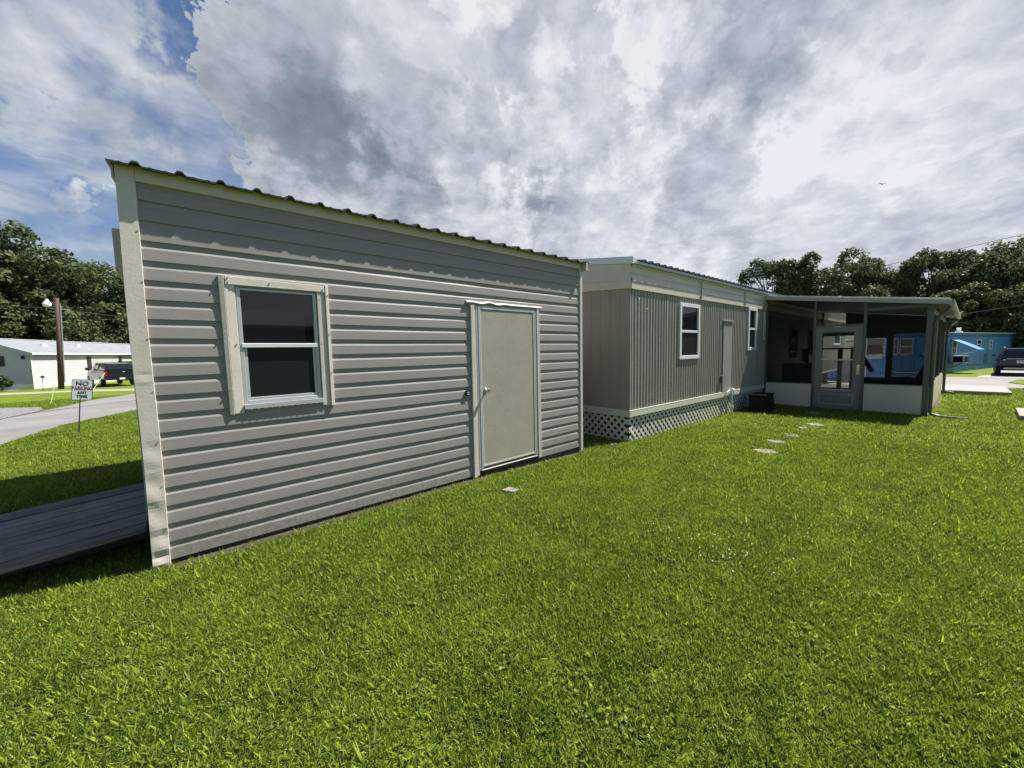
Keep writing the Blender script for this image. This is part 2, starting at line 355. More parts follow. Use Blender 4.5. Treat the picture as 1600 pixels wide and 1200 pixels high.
# ------------------------------------------------------------------ mesh helpers
class MB:
    def __init__(s): s.v = []; s.f = []
    def add(s, vs, fs):
        o = len(s.v); s.v += [tuple(p) for p in vs]; s.f += [tuple(i + o for i in f) for f in fs]; return s
    def box(s, x0, x1, y0, y1, z0, z1):
        if x0 > x1: x0, x1 = x1, x0
        if y0 > y1: y0, y1 = y1, y0
        if z0 > z1: z0, z1 = z1, z0
        return s.add([(x0, y0, z0), (x1, y0, z0), (x1, y1, z0), (x0, y1, z0), (x0, y0, z1), (x1, y0, z1), (x1, y1, z1), (x0, y1, z1)],
                     [(0, 3, 2, 1), (4, 5, 6, 7), (0, 1, 5, 4), (1, 2, 6, 5), (2, 3, 7, 6), (3, 0, 4, 7)])
    def hexa(s, b, t):
        return s.add(list(b) + list(t), [(0, 3, 2, 1), (4, 5, 6, 7), (0, 1, 5, 4), (1, 2, 6, 5), (2, 3, 7, 6), (3, 0, 4, 7)])
    def bar(s, a, b, w, h=None, upv=(0, 0, 1)):
        a = Vector(a); b = Vector(b); h = h or w; d = (b - a).normalized(); u = Vector(upv)
        if abs(d.dot(u)) > 0.98: u = Vector((1, 0, 0))
        r = d.cross(u).normalized(); u = r.cross(d).normalized()
        q = lambda p: [p - r * w / 2 - u * h / 2, p + r * w / 2 - u * h / 2, p + r * w / 2 + u * h / 2, p - r * w / 2 + u * h / 2]
        return s.add(q(a) + q(b), [(0, 1, 2, 3), (7, 6, 5, 4), (0, 4, 5, 1), (1, 5, 6, 2), (2, 6, 7, 3), (3, 7, 4, 0)])
    def tube(s, pts, r, n=8, caps=True):
        pts = [Vector(p) for p in pts]; rs = r if isinstance(r, (list, tuple)) else [r] * len(pts)
        o = len(s.v); ref = None
        for i, p in enumerate(pts):
            d = (pts[min(i + 1, len(pts) - 1)] - pts[max(i - 1, 0)]).normalized()
            if ref is None:
                ref = Vector((0, 0, 1)) if abs(d.z) < 0.9 else Vector((1, 0, 0))
            a = d.cross(ref).normalized(); b = d.cross(a).normalized(); ref = a.cross(d).normalized() * 1.0
            for k in range(n):
                t = 2 * PI * k / n; s.v.append(tuple(p + (a * math.cos(t) + b * math.sin(t)) * rs[i]))
        for i in range(len(pts) - 1):
            for k in range(n):
                s.f.append((o + i * n + k, o + i * n + (k + 1) % n, o + (i + 1) * n + (k + 1) % n, o + (i + 1) * n + k))
        if caps:
            s.f.append(tuple(o + k for k in range(n))[::-1]); s.f.append(tuple(o + (len(pts) - 1) * n + k for k in range(n)))
        return s
    def disc(s, c, axis, r, h, n=20, prof=None):
        c = Vector(c); ax = Vector(axis).normalized()
        pr = prof or [(0, r), (h, r)]
        return s.tube([c + ax * t for t, _ in pr], [q for _, q in pr], n)
    def prism(s, poly, axis, a, b):
        n = len(poly)
        def P3(p, t):
            return {'x': (t, p[0], p[1]), 'y': (p[0], t, p[1]), 'z': (p[0], p[1], t)}[axis]
        return s.add([P3(p, a) for p in poly] + [P3(p, b) for p in poly],
                     [tuple(range(n)), tuple(range(2 * n - 1, n - 1, -1))] + [(i, i + n, (i + 1) % n + n, (i + 1) % n) for i in range(n)])
    def build(s, name, m, parent=None, bevel=0.0, smooth=False, loc=None):
        me = bpy.data.meshes.new(name); me.from_pydata(s.v, [], s.f); me.validate(); me.update()
        bm = bmesh.new(); bm.from_mesh(me); bmesh.ops.recalc_face_normals(bm, faces=bm.faces); bm.to_mesh(me); bm.free()
        o = bpy.data.objects.new(name, me); C.objects.link(o)
        if m: me.materials.append(m)
        if smooth:
            for p in me.polygons: p.use_smooth = True
        if parent: o.parent = parent
        if loc: o.location = loc
        if bevel > 0:
            md = o.modifiers.new('bevel', 'BEVEL'); md.width = bevel; md.segments = 2; md.limit_method = 'ANGLE'; md.angle_limit = math.radians(40)
        return o

def pieces(mb, name, m, parent=None, bevel=0.0):
    """one object for each connected piece"""
    par = list(range(len(mb.v)))
    def fd(i):
        while par[i] != i: par[i] = par[par[i]]; i = par[i]
        return i
    for f in mb.f:
        a = fd(f[0])
        for q in f[1:]: par[fd(q)] = a
    grp = {}
    for f in mb.f: grp.setdefault(fd(f[0]), []).append(f)
    res = []
    for fs in grp.values():
        ids = sorted({i for f in fs for i in f}); mp = {i: k for k, i in enumerate(ids)}; q = MB()
        q.v = [mb.v[i] for i in ids]; q.f = [tuple(mp[i] for i in f) for f in fs]
        res.append(q.build(name, m, parent, bevel))
    return res

def empty(name, loc, rz=0.0, label=None, cat=None, group=None):
    o = bpy.data.objects.new(name, None); C.objects.link(o); o.location = loc; o.rotation_euler = (0, 0, rz)
    o.empty_display_size = 0.2
    tag(o, label, cat, group)
    return o
def tag(o, label=None, cat=None, group=None, kind=None):
    if label: o['label'] = label
    if cat: o['category'] = cat
    if group: o['group'] = group
    if kind: o['kind'] = kind
    return o
def text(name, body, size, loc, rot, m, parent, sx=1.0, bold=0.0, ext=0.001):
    cu = bpy.data.curves.new(name, 'FONT'); cu.body = body; cu.size = size; cu.align_x = 'CENTER'; cu.align_y = 'CENTER'
    cu.extrude = ext; cu.offset = bold
    tmp = bpy.data.objects.new(name, cu); C.objects.link(tmp)
    dg = bpy.context.evaluated_depsgraph_get(); me = bpy.data.meshes.new_from_object(tmp.evaluated_get(dg))
    bpy.data.objects.remove(tmp); o = bpy.data.objects.new(name, me); C.objects.link(o)
    me.materials.clear(); me.materials.append(m)
    o.location = loc; o.rotation_euler = rot; o.scale = (sx, 1, 1); o.parent = parent
    return o

# ------------------------------------------------------------------ ground
def sst(a, b, t):
    t = np.clip((t - a) / (b - a), 0, 1); return t * t * (3 - 2 * t)
def gz(x, y):
    x = np.asarray(x, float); y = np.asarray(y, float)
    zr = -.07 * sst(2.5, 5.5, x) - .40 * sst(15, 31, x)
    zl = -.5 * sst(11, 34, y - 0.3 * x) * (1 - sst(8, 16, x))
    return np.where(y > 11, np.minimum(zr, 0) + zl, zr)
def gzf(x, y): return float(gz(x, y))
def axis_pts(lo, hi, fine_lo, fine_hi, fine, coarse):
    a = list(np.arange(lo, fine_lo, coarse)) + list(np.arange(fine_lo, fine_hi, fine)) + list(np.arange(fine_hi, hi + 1, coarse))
    return np.array(a)
gx = axis_pts(-400, 400, -16, 60, 0.5, 24.0); gy = axis_pts(-400, 400, -14, 66, 0.5, 24.0)
X, Y = np.meshgrid(gx, gy); Z = gz(X, Y)
nx, ny = len(gx), len(gy)
idx = np.arange(nx * ny).reshape(ny, nx)
faces = np.stack([idx[:-1, :-1], idx[:-1, 1:], idx[1:, 1:], idx[1:, :-1]], -1).reshape(-1, 4)
me = bpy.data.meshes.new('ground'); me.from_pydata(np.stack([X, Y, Z], -1).reshape(-1, 3).tolist(), [], faces.tolist()); me.update()
me.materials.append(M_GROUND)
for p in me.polygons: p.use_smooth = True
go = bpy.data.objects.new('ground', me); C.objects.link(go); tag(go, kind='structure')

def sheet(name, poly, m, lift=0.02, kind='structure', step=0.8, thick=0.0):
    """a flat area following the ground: a polygon cut into a grid"""
    bm = bmesh.new()
    vs = [bm.verts.new((x, y, 0)) for x, y in poly]; bm.faces.new(vs)
    xs = [p[0] for p in poly]; ys = [p[1] for p in poly]
    for lo, hi, nrm in ((min(xs), max(xs), (1, 0, 0)), (min(ys), max(ys), (0, 1, 0))):
        n = int((hi - lo) / step)
        for i in range(1, n + 1):
            co = (lo + i * step, 0, 0) if nrm[0] else (0, lo + i * step, 0)
            bmesh.ops.bisect_plane(bm, geom=bm.verts[:] + bm.edges[:] + bm.faces[:], plane_co=co, plane_no=nrm)
    for v in bm.verts: v.co.z = gzf(v.co.x, v.co.y) + lift
    if thick:
        r = bmesh.ops.extrude_face_region(bm, geom=bm.faces[:])
        for el in r['geom']:
            if isinstance(el, bmesh.types.BMVert): el.co.z -= thick
    bmesh.ops.recalc_face_normals(bm, faces=bm.faces)
    for f in bm.faces:
        if not thick and f.normal.z < 0: f.normal_flip()
    me = bpy.data.meshes.new(name); bm.to_mesh(me); bm.free(); me.materials.append(m)
    o = bpy.data.objects.new(name, me); C.objects.link(o)
    if kind: o['kind'] = kind
    return o

ROAD_L = [(-30, -6), (-2.62, 11.2), (-2.53, 11.74), (-2.13, 14.6), (-1.09, 17.5), (1.5, 21), (6, 25), (9, 31), (4, 35.5), (-1.0, 33.4), (-2.1, 32.2), (-3.3, 28.9), (-3.5, 25), (-3.7, 22.8), (-4.0, 18.8), (-6.0, 15), (-34, -2)]
sheet('road', ROAD_L, M_ASPH)
M_SEAM = mat('dark_tar', (0.07, 0.065, 0.06), 0.9, 0.3, 3, objspace=False)
sheet('road_seam', [(-6.05, 15.0), (-4.02, 18.75), (-3.72, 21.2), (-2.6, 23.6), (-0.6, 25.6), (2.5, 27.4), (2.4, 27.5), (-0.7, 25.68), (-2.72, 23.66), (-3.84, 21.25), (-4.12, 18.8), (-6.15, 15.05)], M_SEAM, 0.026)
GRAVEL = [(-4.05, 18.8), (-3.78, 22.0), (-3.9, 23.4), (-4.3, 25.4), (-5.85, 27.5), (-9.5, 29.5), (-16, 27), (-12, 14), (-7.6, 14.6), (-6.05, 15.1)]
def gravel_mat():
    m = bpy.data.materials.new('loose_gravel'); m.use_nodes = True
    t = NT(m.node_tree); b = t.n['Principled BSDF']; g = t.node('ShaderNodeNewGeometry')
    v = t.node('ShaderNodeTexVoronoi'); t.put(v.inputs['Vector'], g.outputs['Position']); v.inputs['Scale'].default_value = 14
    c = t.mix(t.m('FRACT', t.m('MULTIPLY', v.outputs['Color'], 1.0)), (0.16, 0.16, 0.16, 1), (0.42, 0.42, 0.42, 1))
    n = t.noise(g.outputs['Position'], 9, 5, 0.7)
    c = t.mix(t.ss(n, 0.35, 0.65), (0.14, 0.14, 0.14, 1), c)
    t.put(b.inputs['Base Color'], c); b.inputs['Roughness'].default_value = 0.95
    bn = t.node('ShaderNodeBump'); bn.inputs['Distance'].default_value = 0.05; t.put(bn.inputs['Height'], v.outputs['Distance']); t.put(b.inputs['Normal'], bn.outputs[0])
    return m
sheet('gravel_area', GRAVEL, gravel_mat(), 0.03)
sheet('path', [(-20, 44), (-8.3, 39.6), (-5.0, 38.6), (-2.3, 36.3), (4, 34.6), (5, 36.5), (-1.8, 38.2), (-4.6, 40.6), (-8.4, 42.0), (-20, 47)], M_CONC, 0.015)
sheet('path', [(-22, 50), (-10.0, 46.8), (-8.9, 45.6), (-8.6, 46.6), (-11, 49.6), (-20, 54)], M_CONC, 0.014)
ROAD_R = [(25.45, 14), (25.5, 0.3), (25.35, -1.55), (26.2, -2.0), (27.0, -8), (26.6, -30), (35.0, -30), (34.6, -8), (34.6, -3.0), (34.9, -1.1), (34.6, 0.5), (34.6, 14)]
sheet('road', ROAD_R, M_ASPH2)
sheet('pavement', [(34.85, -0.95), (34.65, -3.1), (34.7, -6.6), (45, -6.6), (45, -2.1), (38, -1.75), (36.3, -1.1)], M_CONC, 0.028)
sheet('traffic_island', [(30.7, -1.85), (33.3, -2.3), (34.2, -3.6), (34.0, -8), (29.4, -8), (29.3, -2.3)], M_GROUND, 0.05)
SLAB = [(19.45, 6.0), (19.45, -1.27), (24.65, -1.42), (24.9, 6.0)]
sheet('pavement', SLAB, M_CONC, 0.13, thick=0.16)
sheet('pavement', [(24.7, 7.5), (24.72, -1.42), (25.38, -1.5), (25.42, 7.5)], M_CONC, 0.024)
sheet('pavement', [(13.05, -0.97), (14.6, -1.02), (14.6, -3.2), (13.05, -3.1)], M_CONC, 0.10, thick=0.14)
def soil_mat():
    return mat('bare_soil', (0.065, 0.05, 0.033), 0.95, 0.35, 5, 1.0, 30, objspace=False)
sheet('bare_soil', [(14.2, 0.34), (14.6, 0.12), (16.0, 0.16), (17.6, 0.2), (18.6, 0.45), (18.6, 0.62), (14.2, 0.5)], soil_mat(), 0.012)

sheet('bare_soil', [(-0.1, 3.71), (4.9, 3.70), (4.9, 3.90), (-0.1, 3.90)], soil_mat(), 0.008, step=0.3)

# ------------------------------------------------------------------ vinyl siding
CO = 0.138
def siding(mb, x0, x1, z0, z1, holes, seed=0, amp=0.0011):
    r = np.random.default_rng(seed)
    prof = [(0.0, -0.002), (0.0, -0.0220), (0.080, -0.0190), (0.098, -0.0118), (CO, -0.0110)]
    k = 0
    z = z0
    while z < z1 - 0.005:
        zt = min(z + CO, z1)
        ints = [(x0, x1)]
        for hx0, hx1, hz0, hz1 in holes:
            if z + 0.03 < hz1 and zt - 0.03 > hz0 - 0.0:
                ni = []
                for a, b in ints:
                    if hx0 > a: ni.append((a, min(b, hx0)))
                    if hx1 < b: ni.append((max(a, hx1), b))
                ints = [(a, b) for a, b in ni if b - a > 0.005]
        ph = r.uniform(0, 6.28, 6); fr = r.uniform(0.6, 4.5, 6)
        for a, b in ints:
            n = max(2, int((b - a) / 0.08))
            o = len(mb.v)
            for i in range(n + 1):
                x = a + (b - a) * i / n
                w = sum(math.sin(x * fr[j] * 2 + ph[j]) for j in range(6)) / 6
                for q, (dz, dy) in enumerate(prof):
                    zz = min(z + dz, zt)
                    mb.v.append((x, dy + w * amp * (1.6 if q in (1, 2) else 0.4), zz + w * 0.0015 * (1 if q < 3 else 0)))
            for i in range(n):
                for q in range(4):
                    mb.f.append((o + i * 5 + q, o + (i + 1) * 5 + q, o + (i + 1) * 5 + q + 1, o + i * 5 + q + 1))
        z += CO; k += 1

# ------------------------------------------------------------------ storage shed
shed = empty('storage_shed', (-0.2, 3.836, 0), 0, 'long taupe vinyl-sided shed with cream corner trim, a dark window and a plain door', 'shed')
SL, SD, SH = 5.0, 3.62, 2.80
WH = (0.60, 1.24, 1.14, 2.14)       # window hole, local x/z
DH = (2.93, 4.03, 0.0, 2.14)
mb = MB(); siding(mb, 0.03, SL - 0.02, 0.048, SH, [WH, DH], 3)
mb.build('front_wall', M_SIDING, shed)
# side and back walls, lap siding turned round the corner
def wall_strip(p0, p1, z0, z1, seed):
    m2 = MB(); L = (Vector(p1) - Vector(p0)).length; siding(m2, 0, L, z0, z1, [], seed)
    d = (Vector(p1) - Vector(p0)).normalized(); nrm = Vector((-d.y, d.x, 0))
    out_ = MB()
    out_.v = [tuple(Vector(p0) + d * v[0] + nrm * v[1] + Vector((0, 0, v[2]))) for v in m2.v]; out_.f = m2.f
    return out_
wall_strip((0.03, SD, 0), (0.03, 0.03, 0), 0.048, SH, 5).build('side_wall', M_SIDING, shed)
wall_strip((SL, 0, 0), (SL, SD, 0), 0.048, SH, 6).build('side_wall', M_SIDING, shed)
wall_strip((SL, SD, 0), (0, SD, 0), 0.048, SH, 8).build('back_wall', M_SIDING, shed)
m2 = MB()
for xx in (0.01, SL - 0.05):
    m2.prism([(0.0, SH), (SD, SH), (SD / 2, SH + 0.40)], 'x', xx, xx + 0.04)
pieces(m2, 'gable', M_SIDING, shed)
MB().box(0.06, SL - 0.06, 0.06, SD - 0.06, 0.06, SH - 0.02).build('wall_core', M_DARK, shed)
# rim timbers on the ground
pieces(MB().box(0.05, SL - 0.03, 0.012, 0.055, -0.06, 0.13).box(0.05, SL - 0.03, SD - 0.055, SD - 0.012, -0.06, 0.13), 'base_timber', M_TIMBER, shed, 0.004)
# corner trim, crumpled towards its foot on the near corner
def corner_trim(xa, xb, side, dents):
    mb = MB(); N = 110; W_ = 7
    o = 0
    for i in range(N + 1):
        z = -0.015 + (2.905 + 0.015) * i / N
        row = []
        for j in range(W_):
            u = j / (W_ - 1); x = xa + (xb - xa) * u; y = -0.034
            dy = 0
            for zc, zh, a, uc in dents:
                k = (z - zc) / zh
                if abs(k) < 1: dy += a * math.sin(k * PI) * math.exp(-((u - uc) * 2.0) ** 2)
            x += 0.004 * math.sin(z * 3.1 + side) * (1 if dents else 0.3)
            row.append((x, y + dy, z))
        # returns: towards the wall on the inner edge, along the side wall on the outer edge
        inn, outx = (row[-1], row[0]) if side < 0 else (row[0], row[-1])
        lip = (inn[0] + (0.006 if side < 0 else -0.006), -0.004, z)
        ret = (outx[0] + side * 0.004, 0.085, z)
        full = [ret] + row + [lip] if side < 0 else [lip] + row + [ret]
        mb.v += full
    n = W_ + 2
    for i in range(N):
        for j in range(n - 1):
            a = i * n + j; mb.f.append((a, a + 1, a + 1 + n, a + n))
    return mb
dents = [(0.86, 0.10, 0.003, 0.5), (0.60, 0.12, 0.005, 0.30), (0.38, 0.13, 0.006, 0.25), (0.20, 0.10, 0.006, 0.75), (0.07, 0.06, 0.008, 0.4), (1.42, 0.05, 0.002, 0.5)]
ct = corner_trim(-0.005, 0.092, -1, dents).build('corner_trim', M_CREAM, shed, smooth=False)
ct = corner_trim(SL - 0.045, SL + 0.005, 1, []).build('corner_trim', M_CREAM, shed)
# hinged end doors' trim sticking out past the near corner
pieces(MB().box(-0.045, 0.0, 0.60, 0.70, 0.1, 2.26).box(-0.045, 0.0, 2.6, 2.7, 0.1, 2.26).box(-0.085, 0.0, 0.62, 2.72, 2.265, 2.60), 'end_door_trim', M_CREAM, shed, 0.004)
# frieze board under the roof and its screws
fz = MB(); fz.box(0.097, SL - 0.05, -0.034, 0.01, 2.79, 2.892).build('frieze_board', M_CREAM, shed, 0.004)
sc_ = MB()
for x in (0.9, 1.75, 2.55, 3.2, 3.9, 4.5): sc_.disc((x, -0.034, 2.83), (0, -1, 0), 0.005, 0.003, 8)
for z in (0.3, 0.62, 0.95, 1.32, 1.7, 2.1, 2.45): sc_.disc((0.085, -0.034, z), (0, -1, 0), 0.005, 0.003, 8)
pieces(sc_, 'screw', M_GSTEEL, shed)
# ribbed metal roof
mr = MB()
xs = []; pitch = 0.235
prof = []
x = -0.035
cur = -0.06
while x < SL + 0.08:
    rc = round((x - 0.105) / pitch) * pitch + 0.105
    d = abs(x - rc)
    minor = min(abs(x - rc - pitch * .33), abs(x - rc + pitch * .33), abs(x - rc - pitch * .67), abs(x - rc + pitch * .67))
    h = 0.026 * (1 if d < 0.014 else max(0, 1 - (d - 0.014) / 0.018)) + 0.005 * max(0, 1 - minor / 0.016)
    prof.append((x, h)); x += 0.0082
def roofsurf(z_off):
    o = len(mr.v); rows = [(-0.110, 2.865), (0.25, 2.862 + 0.375 * 0.20), (SD / 2, 2.862 + (SD / 2 + 0.125) * 0.20), (SD + 0.125, 2.862)]
    for yy, zz in rows:
        for px, ph in prof: mr.v.append((px, yy, zz + ph + z_off))
    n = len(prof)
    for r_ in range(3):
        for i in range(n - 1): mr.f.append((o + r_ * n + i, o + r_ * n + i + 1, o + (r_ + 1) * n + i + 1, o + (r_ + 1) * n + i))
    return o, n
o1, n = roofsurf(0.006); o2, n = roofsurf(-0.006)
for i in range(n - 1): mr.f.append((o1 + i, o2 + i, o2 + i + 1, o1 + i + 1))
mr.build('roof', M_ROOF, shed)
pieces(MB().hexa([(-0.022, 0.02, 2.80), (-0.008, 0.02, 2.80), (-0.008, SD / 2, 3.14), (-0.022, SD / 2, 3.14)], [(-0.022, 0.02, 2.90), (-0.008, 0.02, 2.90), (-0.008, SD / 2, 3.24), (-0.022, SD / 2, 3.24)]).box(SL + 0.01, SL + 0.045, -0.11, 0.25, 2.76, 2.880), 'rake_trim', M_CREAM, shed, 0.003)
# window
wn = MB(); 
wx0, wx1, wz0, wz1 = 0.635, 1.205, 1.17, 2.115
MB().box(0.59, 1.30, 0.02, 0.05, 1.10, 2.2).build('window_recess', M_DARK, shed)
wroot = MB().box(wx0 - 0.012, wx0 + 0.016, -0.020, 0.02, wz0, wz1).box(wx1 - 0.016, wx1 + 0.012, -0.020, 0.02, wz0, wz1).box(wx0 + 0.016, wx1 - 0.016, -0.020, 0.02, wz1 - 0.02, wz1).box(wx0 + 0.016, wx1 - 0.016, -0.020, 0.02, wz0, wz0 + 0.028).build('window', M_ALU, shed, 0.003)
MB().box(wx0 + 0.002, wx1 - 0.002, -0.028, 0.012, 1.632, 1.668).build('meeting_rail', M_WTRIM, wroot, 0.004)
MB().box(wx0 + 0.017, wx0 + 0.038, -0.012, 0.010, 1.198, 1.632).box(wx1 - 0.038, wx1 - 0.017, -0.012, 0.010, 1.198, 1.632).box(wx0 + 0.038, wx1 - 0.038, -0.012, 0.010, 1.198, 1.222).build('lower_sash', M_ALU, wroot, 0.002)
MB().box(wx0 + 0.016, wx1 - 0.016, 0.000, 0.006, 1.668, wz1 - 0.02).build('upper_pane', M_GLASS, wroot)
MB().box(wx0 + 0.038, wx1 - 0.038, -0.003, 0.003, 1.222, 1.632).build('lower_pane', M_MESHPANE, wroot)
sill = MB().box(wx0 - 0.012, wx1 + 0.02, -0.042, 0.0, 1.128, 1.168)
for i in range(11): sill.box(wx0 + 0.03 + i * 0.05, wx0 + 0.034 + i * 0.05, -0.044, -0.04, 1.118, 1.132)
sill.build('sill', M_ALU, wroot, 0.002)
# casing: flat boards with a raised outer lip, a little out of true
cs = MB()
cs.hexa([(0.525, -0.034, 1.095), (0.555, -0.040, 1.095), (0.555, -0.005, 1.095), (0.525, -0.005, 1.095)], [(0.515, -0.034, 2.20), (0.550, -0.040, 2.20), (0.550, -0.005, 2.20), (0.515, -0.005, 2.20)])
cs.hexa([(0.557, -0.034, 1.10), (0.622, -0.026, 1.10), (0.622, 0.0, 1.10), (0.557, -0.005, 1.10)], [(0.552, -0.034, 2.155), (0.619, -0.026, 2.155), (0.619, 0.0, 2.155), (0.552, -0.005, 2.155)])
cs.hexa([(1.292, -0.042, 1.09), (1.322, -0.038, 1.09), (1.322, -0.005, 1.09), (1.292, -0.005, 1.09)], [(1.292, -0.042, 2.19), (1.318, -0.038, 2.19), (1.318, -0.005, 2.19), (1.292, -0.005, 2.19)])
cs.box(1.222, 1.252, -0.034, 0.0, 1.10, 2.126).box(1.254, 1.290, -0.0245, 0.0, 1.095, 2.16)
cs.hexa([(0.557, -0.040, 2.130), (1.289, -0.040, 2.128), (1.289, -0.005, 2.128), (0.557, -0.005, 2.130)], [(0.557, -0.038, 2.197), (1.289, -0.038, 2.180), (1.289, -0.005, 2.180), (0.557, -0.005, 2.197)])
pieces(cs, 'window_casing', M_CREAM, wroot, 0.003)
sc2 = MB()
for x, z in ((0.575, 2.18), (0.575, 2.145), (0.86, 2.165), (1.27, 2.15), (0.59, 2.10), (0.53, 2.15), (0.535, 1.75), (0.54, 1.3), (0.605, 1.66), (1.31, 2.1), (1.31, 1.75), (1.31, 1.4), (1.24, 2.06), (1.24, 1.66)): sc2.disc((x, -0.0385 if (x < 0.556 or z > 2.135 or x > 1.29) else -0.029, z), (0, -1, 0), 0.0055, 0.006, 8)
pieces(sc2, 'screw', M_GSTEEL, wroot)
# door
dx0, dx1, dz0, dz1 = 3.035, 3.955, 0.13, 2.075
dfr = MB().box(dx0 - 0.055, dx0 - 0.028, -0.033, 0.02, 0.09, 2.115).box(dx0 - 0.026, dx0 - 0.004, -0.038, 0.02, 0.095, 2.10).box(dx1 + 0.003, dx1 + 0.022, -0.038, 0.02, 0.10, 2.10).box(dx1 + 0.024, dx1 + 0.045, -0.033, 0.02, 0.09, 2.11)
dfr.box(dx0 - 0.026, dx1 + 0.022, -0.036, 0.02, dz1 + 0.004, dz1 + 0.022).box(dx0 - 0.028, dx1 + 0.024, -0.026, 0.02, dz1 + 0.024, dz1 + 0.045)
frame = dfr.build('door_frame', M_ALU, shed, 0.002)
MB().box(dx0 - 0.026, dx1 + 0.022, -0.045, 0.02, 0.088, 0.098).build('threshold', M_CREAM, frame, 0.002)
door = MB().box(dx0, dx1, -0.030, 0.015, dz0, dz1).build('door', M_DOOR, shed, 0.003)
MB().box(dx0 + 0.001, dx1 - 0.001, -0.036, -0.0305, dz0 + 0.002, dz0 + 0.022).box(dx0 + 0.001, dx0 + 0.014, -0.036, -0.0305, dz0 + 0.024, dz1 - 0.002).box(dx1 - 0.014, dx1 - 0.001, -0.036, -0.0305, dz0 + 0.024, dz1 - 0.002).build('door_edging', M_CREAM, door)
kb = MB(); kb.disc((3.10, -0.030, 1.09), (0, -1, 0), 0.03, 0.01, 18, [(0, 0.031), (0.006, 0.031), (0.010, 0.022), (0.012, 0.012), (0.035, 0.011), (0.042, 0.020), (0.052, 0.027), (0.066, 0.027), (0.074, 0.020), (0.075, 0.001)])
kb.build('knob', M_CHROME, door, smooth=True)
dc = MB().hexa([(2.892, -0.040, 0.02), (2.940, -0.040, 0.02), (2.940, 0.0, 0.02), (2.892, 0.0, 0.02)], [(2.905, -0.040, 2.135), (2.955, -0.040, 2.135), (2.955, 0.0, 2.135), (2.905, 0.0, 2.135)])
dc.hexa([(2.944, -0.030, 0.03), (2.978, -0.030, 0.03), (2.978, 0.0, 0.03), (2.944, 0.0, 0.03)], [(2.957, -0.030, 2.13), (2.978, -0.030, 2.13), (2.978, 0.0, 2.13), (2.957, 0.0, 2.13)])
dc.hexa([(4.008, -0.042, 0.055), (4.062, -0.044, 0.06), (4.062, 0.0, 0.06), (4.008, 0.0, 0.055)], [(4.003, -0.042, 2.14), (4.050, -0.043, 2.14), (4.050, 0.0, 2.14), (4.003, 0.0, 2.14)])
pieces(dc, 'door_casing', M_CREAM, frame, 0.003)
hd = MB(); o = 0; N = 26
for i in range(N + 1):
    x = 2.845 + (4.105 - 2.845) * i / N; w = 0.006 * math.sin(i * 1.1) * math.exp(-((i - 7) / 5) ** 2) * 2
    hd.v += [(x, 0.0, 2.178), (x, -0.040, 2.164 + w), (x, -0.047, 2.150 + w), (x, -0.042, 2.140 + w), (x, 0.0, 2.15)]
for i in range(N):
    for q in range(4): hd.f.append((i * 5 + q, (i + 1) * 5 + q, (i + 1) * 5 + q + 1, i * 5 + q + 1))
hd.build('drip_cap', M_CREAM, frame)
pl = MB().box(2.80, 2.862, -0.040, -0.018, 1.04, 1.105).build('outlet_box', M_BLACK, shed, 0.004)
MB().box(2.812, 2.832, -0.042, -0.0395, 1.082, 1.087).box(2.835, 2.85, -0.042, -0.0395, 1.08, 1.088).box(2.818, 2.848, -0.042, -0.0395, 1.055, 1.060).box(2.83, 2.84, -0.042, -0.0395, 1.064, 1.074).build('outlet_marks', M_WHITE, pl)

# ------------------------------------------------------------------ ramp
ramp_o = empty('wooden_ramp', (-0.24, 4.12, 0), 0, 'weathered grey plank ramp sloping down to the left from the shed end', 'ramp')
mp = MB(); NP = 11; PW_ = 1.62 / NP
for i in range(NP):
    y0 = i * PW_ + rng.uniform(.008, .014); y1 = (i + 1) * PW_ - rng.uniform(.006, .013)
    segs = [(0, -2.4)] if i not in (0, 1, 4) else [(0, -0.94), (-0.948, -2.4)]
    for a, b in segs:
        za = 0.235 + a * 0.075 + rng.uniform(-.007, .005); zb = 0.235 + b * 0.075 + rng.uniform(-.008, .006)
        mp.hexa([(b, y0, zb - .036), (a, y0, za - .036), (a, y1, za - .036), (b, y1, zb - .036)], [(b, y0, zb), (a, y0, za), (a, y1, za), (b, y1, zb)])
pieces(mp, 'deck_plank', M_PLANK, ramp_o, 0.004)
ms = MB()
for yy in (0.26, 0.80, 1.32):
    ms.hexa([(-2.4, yy, 0.235 - .18 - .13), (0, yy, 0.235 - .13 - .04), (0, yy + .04, 0.235 - .13 - .04), (-2.4, yy + .04, 0.235 - .18 - .13)], [(-2.4, yy, 0.235 - .18 - .038), (0, yy, 0.235 - .038), (0, yy + .04, 0.235 - .038), (-2.4, yy + .04, 0.235 - .18 - .038)])
pieces(ms, 'stringer', M_TIMBER, ramp_o)

